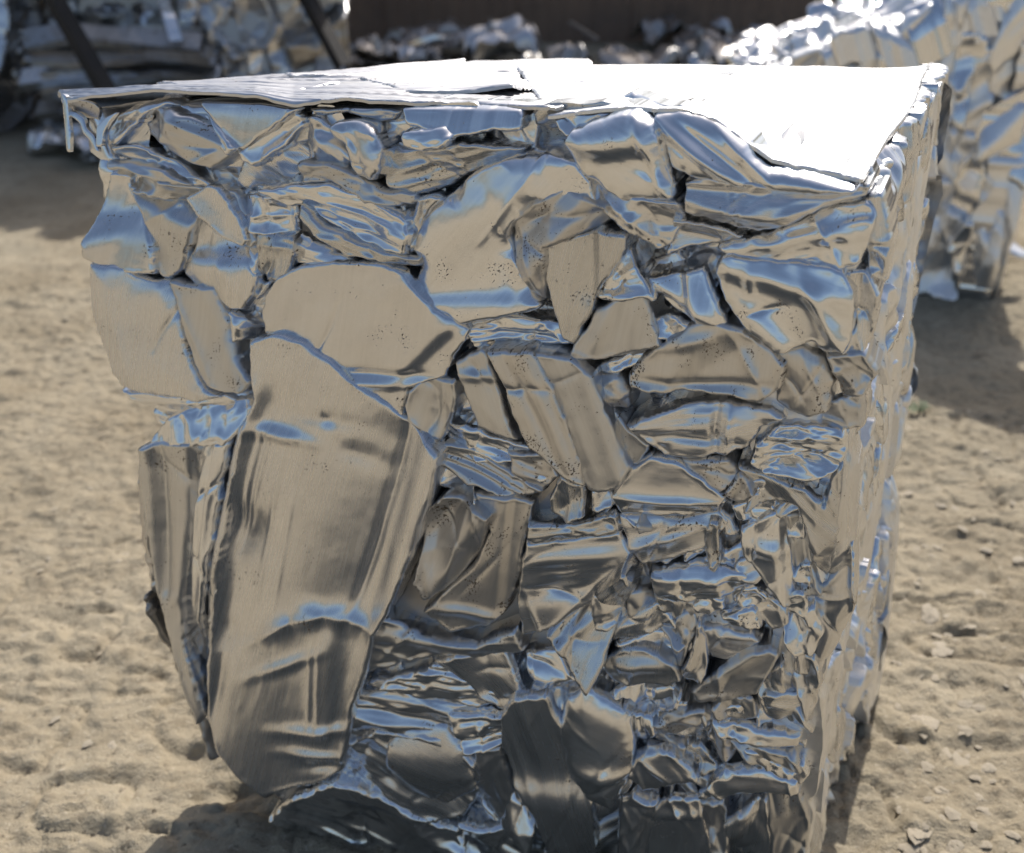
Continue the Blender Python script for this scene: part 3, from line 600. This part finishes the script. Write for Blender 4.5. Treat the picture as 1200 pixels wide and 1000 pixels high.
 ('corner_sheet', '916,738 934,719 952,712 964,740 952,768 930,768 919,752', S_, dict(z=16, tilt=(.1, .15), nf=5, fs=.4, ang=70, roll=(2, 8))),
 ('corner_sheet', '925,770 952,768 962,800 950,850 938,822 930,812', B_, dict(z=10, tilt=(.15, 0), nf=4, fs=.35, ang=85, roll=(2, 10))),
 ('crumpled_sheet', '832,826 873,821 871,840 841,842', S_, dict(z=8, nf=5, fs=.5, roll=(2, 6))),
 ('crumpled_sheet', '740,838 765,838 772,858 757,872 742,862', S_, dict(z=14, nf=6, fs=.6, roll=(2, 6))),
 ('folded_strip', '772,862 806,868 830,885 846,905 822,910 812,893 790,878', D_, dict(z=10, tilt=(0, .05), nf=3, fs=.3, ang=30, roll=(2, 6))),
 ('crumpled_sheet', '835,852 862,862 868,880 845,890 830,875', T_, dict(z=4, nf=6, fs=.5, roll=(2, 6))),
 ('rolled_strip', '866,878 888,878 928,904 940,893 947,905 936,917 914,913', S_, dict(z=20, tilt=(0, .1), nf=1, fs=.15, ang=32, dome=6, roll=(3, 8))),
 ('folded_sheet', '760,590 800,640 850,640 880,700 860,720 800,745 770,720 745,690', D_, dict(z=-14, nf=5, fs=.4)),
 ('torn_flap', '832,612 843,612 845,660 832,668 828,640', D_, dict(z=24, tilt=(.05, .0), nf=1, fs=.2, ang=95, roll=(2, 5))),
 ('torn_flap', '842,598 856,610 862,628 848,625', B_, dict(z=14, tilt=(.1, .1), nf=1, fs=.2, roll=(2, 5))),
 ('folded_strip', '845,640 872,632 875,650 858,662 845,655', S_, dict(z=8, tilt=(0, .0), nf=3, fs=.4, ang=0, roll=(2, 6))),
 ('torn_flap', '851,580 870,557 886,578 872,592 858,592', T_, dict(z=26, tilt=(.05, .0), nf=3, fs=.3, roll=(2, 5))),
 ('folded_strip', '884,570 906,566 908,590 895,610 880,606 876,590', S_, dict(z=14, tilt=(0, .15), nf=2, fs=.3, ang=100, roll=(2, 7))),
 ('folded_strip', '905,598 925,580 945,574 946,596 915,608', D_, dict(z=18, tilt=(0, .05), nf=2, fs=.25, ang=-35, roll=(2, 7))),
 ('folded_sheet', '500,775 540,765 590,766 612,808 588,832 560,820 545,800', B_, dict(z=20, tilt=(.05, .0), nf=4, fs=.35, ang=40, roll=(2, 7), lip=2)),
 ('folded_sheet', '520,838 588,836 588,880 545,878', S_, dict(z=16, tilt=(.0, .0), nf=1, fs=.2, amp=7, L=(90, 11), ang=-4, roll=(2, 6))),
 ('rolled_sheet', '452,872 470,856 520,850 545,880 560,925 520,945 470,930 452,900', B_, dict(z=18, tilt=(.03, -.05), nf=3, fs=.25, dome=8, ang=25, roll=(3, 12))),
 ('folded_strip', '763,847 780,830 826,829 833,843 790,857', D_, dict(z=14, tilt=(0, .1), nf=2, fs=.2, dome=5, roll=(2, 9))),
 ('rolled_strip', '733,907 755,885 790,879 812,895 822,911 790,917 755,927', B_, dict(z=18, tilt=(0, .03), nf=1, fs=.15, dome=10, roll=(3, 12))),
 ('folded_strip', '833,848 880,857 938,868 932,880 880,873 838,862', S_, dict(z=16, tilt=(0, .25), nf=1, roll=(3, 8))),
 ('folded_strip', '848,872 900,876 932,886 943,902 920,908 880,893', D_, dict(z=14, tilt=(0, .05), nf=2, fs=.3, roll=(2, 8))),
 ('folded_strip', '818,934 850,906 900,901 937,911 938,927 890,928 840,938', S_, dict(z=20, tilt=(0, .10), nf=1, fs=.2, dome=6, roll=(3, 10))),
 ('bent_plate', '763,952 790,938 822,935 838,1014 758,1014', B_, dict(z=16, tilt=(.0, -.1), nf=1, fs=.1, ang=85, roll=(3, 14), creases=[(770,955,830,950,6,6,'g')])),
 ('folded_strip', '722,1014 728,935 745,925 770,936 762,971 752,1014', B_, dict(z=20, tilt=(.0, -.05), nf=1, fs=.15, dome=9, roll=(3, 12))),
 ('folded_strip', '824,938 850,934 853,1014 838,1014', D_, dict(z=12, tilt=(.2, -.05), nf=1, roll=(2, 7))),
 ('folded_sheet', '850,962 900,933 908,1014 853,1014', B_, dict(z=4, tilt=(.0, -.3), nf=2, fs=.2)),
 ('corner_sheet', '900,921 938,926 950,960 944,1014 906,1014', D_, dict(z=14, tilt=(.0, .0), nf=2, fs=.15, roll=(2, 12), ang=90)),
 ('corner_sheet', '893,817 937,822 955,850 945,880 900,872 888,840', B_, dict(z=8, tilt=(.1, .05), nf=4, fs=.35)),
]
_fe = np.array(pts('40,120 66,124 112,121 180,113 240,115 300,116 345,122 470,122 600,125 640,129 680,128 735,124 800,127 838,138 872,165 905,189 985,210 1010,215 1098,77.5 1120,76'))
for i, (nm, p, m, kw) in enumerate(FRONT):
    kw = dict(kw); kw.setdefault('z', 6)
    kw.setdefault('grow', 1.2); kw.setdefault('tuck', 3.0); kw.setdefault('rim', 1.8); kw.setdefault('edge', 14.0); kw.setdefault('cut', 1 if nm.startswith('rolled') else 0); kw.setdefault('jag', 1.1)
    if nm == 'bent_plate': kw.setdefault('ang', 98)
    kw.setdefault('wr', 0.8 if nm not in ('bent_plate', 'rolled_sheet') else 0.12)
    kw.setdefault('rk', 0.42 if not nm.startswith('rolled') else 0.8)
    if nm not in ('bent_plate', 'rolled_sheet'):
        kw['fs'] = kw.get('fs', .25) * 1.6; kw['nf'] = kw.get('nf', 4) + 2; kw['fw'] = 2.6
    else:
        kw['fs'] = kw.get('fs', .25) * 1.2; kw['nf'] = kw.get('nf', 4) + 1; kw['fw'] = 3.0
    kw['z'] += random.uniform(-5, 5); kw['rollback'] = _fe; kw.setdefault('nick', 1 if nm in ('bent_plate', 'rolled_sheet') else 5)
    ctrp = np.mean(pts(p), axis=0)
    if nm not in ('bent_plate', 'rolled_sheet'): kw.setdefault('lip', 2.0)
    if ctrp[0] > 600 and ctrp[1] > 620: kw['nick'] += 3; kw['fs'] *= 1.25
    sheet(nm, pts(p), front, m, bale, 1000 + i * 97, **kw)

# filler: smaller crumples that show in the gaps
cells = voronoi(125, 1015, 125, 1030, 230, 5)
fl = np.array([FLT[:2]]) ; k = 0
outline = np.array(pts('112,190 110,300 122,420 168,480 178,620 192,720 245,880 300,940 330,965 430,1000 520,1040 945,1040 985,700 1000,500 1020,235 900,205 850,150 620,138 340,128 150,132'))
for i, c in enumerate(cells):
    cc = c.mean(0)
    _, _, dd, _, ii = seg_dist(np.array([cc[0]]), np.array([cc[1]]), outline)
    if not ii[0] or dd[0] < 16: continue
    rs = np.random.RandomState(i)
    sheet('scrap_fold', c, front, [B_, S_, D_][i % 3], bale, 7000 + i * 31, z=-30 + rs.uniform(-10, 8), cap=12, edge=8, tuck=8, grow=1, nf=7, fs=.7, fw=2.5, nick=4, amp=4, L=(50, 12), tilt=(rs.normal() * .3, rs.normal() * .25),
          roll=(2, 8), rim=1.5, step=3.0, skirt=30, ang=rs.uniform(-40, 60))

# tight small crumples packed between the larger sheets at the lower right
for i, c in enumerate(voronoi(690, 950, 560, 930, 85, 77, 1.2, relax=1, grow=.82)):
    rs = np.random.RandomState(3000 + i)
    if rs.rand() > .45: continue
    sheet('scrap_fold', c, front, [S_, B_, S_, D_][i % 4], bale, 17000 + i * 31, z=rs.uniform(6, 18), cap=12, edge=8, rim=2, lip=3, nf=5, fs=.5, fw=2.2, nick=4, tilt=(rs.normal() * .2, rs.normal() * .2), roll=(1, 6), tuck=5, skirt=30, ang=rs.uniform(-60, 60))

# ------------------------------------------------ right face of the bale
rface = patch(FRB, BRB, FRT, BRT, 640, 1000, 1)
sheet('side_skin', [(-8, -5), (320, -5), (640, 0), (642, 500), (640, 996), (300, 992), (-8, 992), (-10, 500)], rface, M_SATIN, bale, 20500, z=3, nf=30, fs=.10, fw=2.5, amp=11, L=(80, 30), ang=75, fspread=60,
      wr=3.5, roll=(6, 14), step=2.6, skirt=60, cap=16)
for i, c in enumerate(voronoi(0, 634, 4, 1003, 90, 21, 0.6, grow=1.0)):
    if i % 2 and c[:, 1].max() < 990: continue
    rs = np.random.RandomState(500 + i)
    sheet('side_fold', c, rface, [M_SATIN, S_, B_, M_SATIN][(i // 2) % 4], bale, 21000 + i * 53, z=rs.uniform(8, 16), nf=8, fs=.5, fw=2.5, amp=6, L=(60, 14), cap=10, tilt=(-.06 + rs.normal() * .06, rs.normal() * .10),
          roll=(2, 8), step=2.8, skirt=22, rim=1.5, edge=6, wr=1.5, ang=rs.uniform(60, 120))

# ------------------------------------------------ top of the bale
_be = np.array(pts('40,98 66,98 180,100 236,94 330,90 470,85 600,82 860,79 1000,78 1098,74 1120,73'))
def _edges(px):
    fy = np.interp(px, _fe[:, 0], _fe[:, 1]); by = np.minimum(np.interp(px, _be[:, 0], _be[:, 1]), fy - 0.5)
    wF = (fy - 500) / F_PX; wK = (by - 500) / F_PX
    tF = front(px, fy)[2] * F_PX; dzF = -SP - wF * CP; dzK = -SP - wK * CP
    k = np.clip((px - 985) / 25, 0, 1); tF = tF * (1 - k) + (1 - CAM_H) / dzF * k
    tK = (1 - CAM_H) / dzK
    return wF, wK, tF, tK
def top_px(s):
    q = np.array(pts(s)); wF, wK, tF, tK = _edges(q[:, 0]); w_ = (q[:, 1] - 500) / F_PX
    v = tF * (wF - w_) / (tF * (wF - w_) + tK * (w_ - wK))
    return list(zip(q[:, 0], np.clip(v, -0.25, 1.2) * 500))
def topf(px, py, off=0.0):
    px = np.asarray(px, float); v = np.asarray(py, float) / 500
    def P_(x, vv):
        wF, wK, tF, tK = _edges(x); u = (x - 600) / F_PX
        F_ = np.stack([u * tF, (CP - wF * SP) * tF, CAM_H + (-SP - wF * CP) * tF], -1)
        K_ = np.stack([u * tK, (CP - wK * SP) * tK, CAM_H + (-SP - wK * CP) * tK], -1)
        return F_ * (1 - vv)[..., None] + K_ * vv[..., None]
    P = P_(px, v); N = np.zeros_like(P); N[..., 2] = 1
    return P + N * off, N, np.full(px.shape, .001)
TOP = [
 ('top_sheet', '66,99 180,101 236,95 330,90 470,85 600,83 640,84 660,128 640,130 600,124 545,121 470,122 400,121 345,123 300,116 240,115 180,113 112,121 74,124', M_TOP, dict(z=4, nf=4, fs=.05, amp=2.2, L=(260, 16), ang=-8, lip=2)),
 ('top_sheet', '600,82.5 720,81 860,79.3 1000,78.2 1098,74.2 1072,125 1040,170 1016,210 985,211 905,190 872,166 838,139 800,127 735,124 680,128 642,130 620,105', M_SATIN, dict(z=5.5, nf=3, fs=.025, amp=1.0, L=(260, 30), ang=-8)),
 ('top_strip', '330,92 420,86 545,82 548,90 430,95 340,99', M_TOP, dict(z=6, nf=4, fs=.06, amp=2.2, L=(120, 14), ang=-5)),
 ('top_strip', '545,80 690,75 694,83 600,90 548,88', M_TOP, dict(z=9, nf=3, fs=.06, amp=1.5, L=(120, 18), ang=-5)),
 ('top_strip', '420,99 560,93 640,104 600,113 480,112', M_TOP, dict(z=6, nf=4, fs=.06, amp=2.5, L=(150, 14), ang=-5)),
 ('top_strip', '185,103 330,98 400,104 320,112 220,110', M_TOP, dict(z=5, nf=3, fs=.06, amp=2, L=(150, 14), ang=-5)),
 ('top_strip', '640,88 760,86 860,92 780,104 670,104', M_SATIN, dict(z=7, nf=3, fs=.04, amp=1.2, L=(150, 16), ang=-5)),
]
for i, (nm, p, m, kw) in enumerate(TOP):
    kw = dict(kw); kw.setdefault('roll', (1, 3)); kw['z'] += 1
    sheet(nm, top_px(p), topf, m, bale, 31000 + i * 71, step=2.5, skirt=3, jag=1.0, cut=0, edge=1.5, **kw)

# hanging corner flap: thin torn edges below the upper left corner
for k, (p, zz) in enumerate((('68,110 76,114 79,134 84,156 86,178 81,178 77,156 72,134', 6), ('74,130 84,132 94,139 100,150 112,160 121,178 116,178 106,164 96,156 90,144 76,136', 8), ('112,150 122,138 136,131 128,143 122,156 122,172 115,172', 10), ('74,112 112,120 120,128 112,140 92,138 78,128', -2))):
    sheet('torn_flap', pts(p), front, [S_, S_, S_, D_][k], bale, 41000 + k * 37, z=zz, nf=1, fs=.2, tilt=[(.2, .1), (.1, .2), (.1, .2), (.2, -.5)][k], roll=(1, 2), skirt=5, cut=1, jag=.3, step=1.2)

# ------------------------------------------------ left and back faces (seen only from the side)
lface = patch(BLB, FLB, BLT, FLT, 350, 1000, 1)
for i, c in enumerate(voronoi(0, 330, 20, 985, 26, 33, 0.8, grow=1.05)):
    rs = np.random.RandomState(900 + i)
    sheet('side_fold', c, lface, [B_, D_][i % 2], bale, 51000 + i * 13, z=rs.uniform(-50, -28), nf=4, fs=.35, amp=5, L=(90, 20), roll=(4, 18), step=6, skirt=40)
bface = patch(BRB, BLB, BRT, BLT, 1000, 1000, 1)
for i, c in enumerate(voronoi(15, 985, 15, 985, 30, 34, 0.8, grow=1.05)):
    rs = np.random.RandomState(950 + i)
    sheet('back_fold', c, bface, [B_, D_][i % 2], bale, 61000 + i * 13, z=rs.uniform(-12, 8), nf=4, fs=.35, amp=5, L=(120, 26), roll=(5, 24), step=9, skirt=40)

# ================================================================== other bales
def box_bale(name, c, size, rot, seed, label, group, faces='fltr', n=26, shear=(0, 0), step=11, skew=None, bright=False):
    """a pressed bale: core plus crushed sheets on the faces that can be seen"""
    o = empty(name, c, label, 'scrap bale', group)
    sx, sy, sz = size[0] / 2, size[1] / 2, size[2]
    ca, sa = math.cos(rot), math.sin(rot)
    def pt(x, y, z):
        if skew: x, y, z = skew(x, y, z)
        elif z > .5 and y < 0: y += 0.45
        return np.array([c[0] + x * sx * ca - y * sy * sa, c[1] + x * sx * sa + y * sy * ca, c[2] + z * sz])
    q = {(i, j, k): pt(i, j, k) for i in (-1, 1) for j in (-1, 1) for k in (0, 1)}
    kk = 0.93
    V = [q[a] for a in ((-1, -1, 0), (1, -1, 0), (1, 1, 0), (-1, 1, 0), (-1, -1, 1), (1, -1, 1), (1, 1, 1), (-1, 1, 1))]
    mid = sum(V) / 8; V = [mid + (v - mid) * kk for v in V]
    link_mesh('pressed_core', V, [(0, 3, 2, 1), (4, 5, 6, 7), (0, 1, 5, 4), (1, 2, 6, 5), (2, 3, 7, 6), (3, 0, 4, 7)], M_CORE, o, False)
    defs = {'f': ((-1, -1, 0), (1, -1, 0), (-1, -1, 1), (1, -1, 1)), 'l': ((-1, 1, 0), (-1, -1, 0), (-1, 1, 1), (-1, -1, 1)),
            'r': ((1, -1, 0), (1, 1, 0), (1, -1, 1), (1, 1, 1)), 't': ((-1, -1, 1), (1, -1, 1), (-1, 1, 1), (1, 1, 1))}
    for fi, f in enumerate(faces):
        a, b, d_, e = [q[t] for t in defs[f]]
        Lu = 1000 * np.linalg.norm(b - a); Lv = 1000 * np.linalg.norm(d_ - a)
        S = patch(a, b, d_, e, Lu, Lv, 1)
        nn = max(6, int(n * Lu * Lv / 1e6 * (0.5 if f in 'rt' else 1)))
        for i, cell in enumerate(voronoi(0, Lu, 0, Lv, nn, seed + fi, 0.6, relax=0, grow=1.2)):
            rs = np.random.RandomState(seed * 7 + fi * 100 + i)
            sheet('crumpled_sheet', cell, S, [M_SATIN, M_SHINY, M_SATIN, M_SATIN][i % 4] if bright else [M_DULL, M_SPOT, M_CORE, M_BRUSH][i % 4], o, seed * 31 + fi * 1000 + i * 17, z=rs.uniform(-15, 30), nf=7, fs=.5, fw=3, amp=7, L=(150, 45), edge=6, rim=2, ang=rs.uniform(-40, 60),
                  tilt=(rs.normal() * .12, rs.normal() * .12), roll=(6, 40), step=step, skirt=60, lip=8, jag=4, sc_=1.5)
    return o

# the bale behind on the right, its top falling away to the left
def slope(x, y, z):
    if z > 0.5 and x < 0: return x, y, z * 0.59
    if z < 0.5: return x * 0.94, y, z
    return x, y, z
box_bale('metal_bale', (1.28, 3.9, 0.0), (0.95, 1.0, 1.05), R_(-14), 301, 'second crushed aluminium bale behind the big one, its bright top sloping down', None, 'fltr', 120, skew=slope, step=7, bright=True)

# heap in the left background
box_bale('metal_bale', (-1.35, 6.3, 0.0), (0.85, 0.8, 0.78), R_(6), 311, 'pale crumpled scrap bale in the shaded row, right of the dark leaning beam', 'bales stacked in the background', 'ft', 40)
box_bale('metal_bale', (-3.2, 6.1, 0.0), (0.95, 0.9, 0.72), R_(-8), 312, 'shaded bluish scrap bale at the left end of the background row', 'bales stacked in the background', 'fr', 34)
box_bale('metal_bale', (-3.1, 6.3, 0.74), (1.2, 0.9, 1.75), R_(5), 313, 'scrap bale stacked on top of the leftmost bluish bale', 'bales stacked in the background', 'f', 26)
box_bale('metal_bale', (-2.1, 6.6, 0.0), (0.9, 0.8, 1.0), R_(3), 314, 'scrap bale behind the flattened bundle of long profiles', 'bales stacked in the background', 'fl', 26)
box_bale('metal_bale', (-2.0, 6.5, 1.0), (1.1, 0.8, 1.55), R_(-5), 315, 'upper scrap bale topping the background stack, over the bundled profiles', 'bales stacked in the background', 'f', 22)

def bar(name, a, b, wd, th, m, label=None, cat=None, group=None, parent=None, n=10, bend=0.0, seed=0, twist=0.0):
    """a bent open channel (three sides) from a to b"""
    a = np.array(a, float); b = np.array(b, float); d = b - a; ln = np.linalg.norm(d); d /= ln
    up = np.array([0, 0, 1.0]);
    if abs(d[2]) > 0.9: up = np.array([0, 1.0, 0])
    s = np.cross(d, up); s /= np.linalg.norm(s); u = np.cross(s, d)
    prof = [(-wd / 2, -th / 2), (-wd / 2, th / 2), (wd / 2, th / 2), (wd / 2, -th / 2), (wd * .4, -th / 2), (wd * .4, th * .36), (-wd * .4, th * .36), (-wd * .4, -th / 2)]
    V = []; Fc = []
    for i in range(n + 1):
        t = i / n; o = a + d * ln * t + u * bend * math.sin(math.pi * t) + s * bend * 0.6 * float(vnoise(t * 3, 0.3, seed)) + u * bend * .7 * float(vnoise(t * 4, 5.3, seed))
        tw = twist + 0.25 * float(vnoise(t * 2.5, 9.1, seed)) * (bend != 0)
        for x, y in prof: V.append(o + s * (x * math.cos(tw) - y * math.sin(tw)) + u * (x * math.sin(tw) + y * math.cos(tw)))
    k = len(prof)
    for i in range(n):
        for j in range(k): Fc.append((i * k + j, i * k + (j + 1) % k, (i + 1) * k + (j + 1) % k, (i + 1) * k + j))
    Fc += [tuple(range(k - 1, -1, -1)), tuple(n * k + j for j in range(k))]
    o = link_mesh(name, np.array(V), Fc, m, parent, False, uv=np.array(V)[:, :2] * 4)
    if label: tag(o, label, cat, group)
    return o

box_bale('metal_bale', (-1.3, 6.4, 0.78), (0.85, 0.8, 1.65), R_(-3), 316, 'scrap bale stacked on the pale crumpled bale of the background row', 'bales stacked in the background', 'f', 22)

# bundle of long flattened profiles
bd = empty('profile_bundle', (-2.0, 5.75, 0), 'bundle of long flattened aluminium profiles lying sideways under the background bales', 'scrap bundle')
rs = np.random.RandomState(3)
for k in range(18):
    if k % 3 == 1: continue
    z = 0.06 + 0.085 * (k // 3) ; y = 5.62 + 0.13 * (k % 3) + rs.uniform(-.02, .02)
    bar('profile', (-2.45 + rs.uniform(-.08, .08), y, z + rs.uniform(-.01, .01)), (-1.55 + rs.uniform(-.1, .1), y + rs.uniform(-.05, .05), z + rs.uniform(-.01, .02)), 0.10, 0.05, [M_CORE, M_DULL, M_SPOT, M_CORE][k % 4], parent=bd, bend=0.03, seed=k, twist=rs.uniform(-.9, .2))

# dark beams leaning on the heap
bar('leaning_beam', on_y(30, -60, 5.6), on_y(128, 112, 5.2), 0.07, 0.07, M_POST, 'dark beam leaning diagonally in front of the leftmost background bales', 'beam')
bar('leaning_beam', on_y(345, -30, 6.0), on_y(404, 80, 5.7), 0.07, 0.06, M_POST, 'shorter dark beam leaning at the right end of the pale crumpled bale', 'beam')
bar('bent_strip', on_y(188, -5, 5.7), on_y(208, 48, 5.5), 0.06, 0.02, M_SHINY, 'short pale metal strip hanging down over the stacked profiles', 'metal strip', bend=.02)

# ------------------------------------------------ fence behind
fen = empty('metal_fence', (0, 9.2, 0), 'long rusty brown corrugated sheet fence closing the yard', 'fence')
def corrugated(x0, x1, y, z0, z1, pitch=0.12, dep=0.006):
    xs = np.arange(x0, x1 + 1e-6, pitch / 6); V = []; Fc = []
    for off in (0, 0.004):
        for zz in (z0, z1):
            for x in xs: V.append((x, y + off + dep * math.sin(2 * math.pi * x / pitch), zz))
    n = len(xs)
    for i in range(n - 1):
        Fc.append((i, i + 1, n + i + 1, n + i)); Fc.append((2 * n + i + 1, 2 * n + i, 3 * n + i, 3 * n + i + 1))
    return np.array(V), Fc
for k in range(22):
    x = -11 + k * 1.0; V, Fc = corrugated(x - .03, x + 1.02, 9.2 + 0.012 * (k % 2), -0.03, 2.05)
    link_mesh('fence_panel', V, Fc, M_RUST, fen, True)
for k in range(12):
    x = -11 + k * 2.0
    bar('fence_post', (x, 9.29, -0.1), (x, 9.29, 2.15), 0.06, 0.06, M_POST, parent=fen, n=1)
for z in (0.45, 1.6):
    bar('fence_rail', (-11, 9.25, z), (11, 9.25, z), 0.04, 0.05, M_POST, parent=fen, n=1)

# ------------------------------------------------ loose scrap in front of the fence
def crumple(name, c, size, seed, m, label, cat, group=None, flat=0.5):
    rs = np.random.RandomState(seed); n = 20; V = []; Fc = []
    g = np.linspace(-1, 1, n); X, Y = np.meshgrid(g, g)
    Z = 0.5 * (1 - 0.6 * (X ** 2 + Y ** 2)) + 0.45 * fbm(X * 1.6, Y * 1.6, seed, 3) + 0.35 * sabs(X * rs.normal() + Y * rs.normal() + rs.normal() * .3, .05)
    X = X + 0.25 * vnoise(X * 2, Y * 2, seed + 3); Y = Y + 0.25 * vnoise(X * 2, Y * 2, seed + 4)
    Z = Z - Z.min(); a = rs.uniform(0, 6.28)
    P = np.stack([c[0] + size * (X * math.cos(a) - Y * math.sin(a)), c[1] + size * (X * math.sin(a) + Y * math.cos(a)), c[2] + size * flat * Z], -1).reshape(-1, 3)
    P2 = P - np.array([0, 0, 0.004]); i = np.arange(n * n).reshape(n, n); N = n * n
    q = np.stack([i[:-1, :-1], i[:-1, 1:], i[1:, 1:], i[1:, :-1]], -1).reshape(-1, 4)
    ring = np.r_[i[0, :-1], i[:-1, -1], i[-1, :0:-1], i[:0:-1, 0]]; rn = np.roll(ring, -1)
    F_ = np.vstack([q, q[:, ::-1] + N, np.stack([rn, ring, ring + N, rn + N], 1)])
    o = link_mesh(name, np.vstack([P, P2]), F_, m, None, True, uv=np.vstack([P, P2])[:, :2] * 3)
    return tag(o, label, cat, group)
rs = np.random.RandomState(8)
for k in range(30):
    x = rs.uniform(-1.1, 3.6); y = rs.uniform(7.3, 8.9); s = rs.uniform(.08, .26)
    crumple('scrap_piece', (x, y, rs.uniform(-.01, .05)), s, 600 + k, [M_CORE, M_DULL, M_CORE, M_CORE][k % 4], 'small crumpled piece of grey scrap lying in the shade before the fence', 'scrap metal', 'scrap pieces before the fence', rs.uniform(.4, 1))
bar('metal_bar', on_y(478, 52, 7.9), on_y(540, 40, 8.1), 0.06, 0.03, M_SHINY, 'pale flat metal bar lying across the scrap before the fence', 'metal bar', bend=.01)
bar('thin_rod', on_y(668, 26, 8.3), on_y(700, 46, 8.0), 0.025, 0.02, M_DULL, 'thin pale rod sticking up from the scrap at the fence foot', 'metal rod')
for k in range(9):
    x = rs.uniform(-3.6, -1.0); y = rs.uniform(5.1, 5.5)
    crumple('scrap_piece', (x, y, 0), rs.uniform(.06, .16), 700 + k, [M_BRUSH, M_DULL, M_SHINY][k % 3], 'crumpled scrap offcut lying on the shaded ground at the foot of the stack', 'scrap metal', 'offcuts at the stack foot', .6)

# ------------------------------------------------ stones and clods on the ground
def stone_mesh(seed):
    rs = np.random.RandomState(seed); V = []; Fc = []
    nu, nv = 9, 6
    for j in range(nv):
        ph = math.pi * (j + .5) / nv - math.pi / 2
        for i in range(nu):
            th = 2 * math.pi * i / nu; r = 1 + .28 * rs.normal() * .7
            V.append((r * math.cos(ph) * math.cos(th), .75 * r * math.cos(ph) * math.sin(th), .42 * (1 + .2 * rs.normal()) * math.sin(ph)))
    for j in range(nv - 1):
        for i in range(nu): Fc.append((j * nu + i, j * nu + (i + 1) % nu, (j + 1) * nu + (i + 1) % nu, (j + 1) * nu + i))
    Fc += [tuple(range(nu - 1, -1, -1)), tuple((nv - 1) * nu + i for i in range(nu))]
    me = bpy.data.meshes.new('stone'); me.from_pydata(V, [], Fc); me.materials.append(M_STONE); me.update()
    return me
SM = [stone_mesh(s) for s in range(7)]
rs = np.random.RandomState(14)
def stone(x, y, s, label, group):
    o = bpy.data.objects.new('stone', SM[rs.randint(7)]); COL.objects.link(o)
    o.scale = (s * 1.15, s, s * rs.uniform(.3, .5)); o.rotation_euler = (rs.normal() * .1, rs.normal() * .1, rs.uniform(0, 6.28))
    o.location = (x, y, 0.9 * float(ground_h(np.array(x), np.array(y))) + .0 * s)
    tag(o, label, 'stone', group)
for k in range(110):
    px, py = rs.uniform(1040, 1215), 470 + 540 * rs.rand()
    x, y, _ = on_z(px, py, 0); stone(x, y, rs.uniform(.004, .014) if k > 5 else rs.uniform(.016, .026), 'flat pale clod on the sunlit earth beside the bale, under its bright right face', 'clods beside the bale')
for k in range(34):
    px, py = rs.uniform(-15, 240), 310 + 640 * rs.rand()
    x, y, _ = on_z(px, py, 0)
    if px > 95 + (py - 400) * .22 and py > 200: continue
    stone(x, y, rs.uniform(.004, .010), 'small pale pebble on the sunlit sandy earth beyond the bale\'s dented side', 'pebbles on the sandy side')

# a small weed at the edge of the far bale's shadow
wd = empty('weed', tuple(on_z(1078, 484, 0)), 'small green weed growing at the edge of the far bale\'s shadow', 'weed')
for k in range(14):
    a = rs.uniform(0, 6.28); ln = rs.uniform(.03, .06); c = np.array(on_z(1078, 484, 0)); d = np.array([math.cos(a), math.sin(a), 0]); s = np.array([-d[1], d[0], 0]) * .007
    V = [c - s * .3, c + s * .3, c + d * ln * .5 + s + [0, 0, .018], c + d * ln * .5 - s + [0, 0, .018], c + d * ln + [0, 0, .012]]
    link_mesh('leaf', np.array(V), [(0, 1, 2, 3), (3, 2, 4)], M_WEED, wd, True)
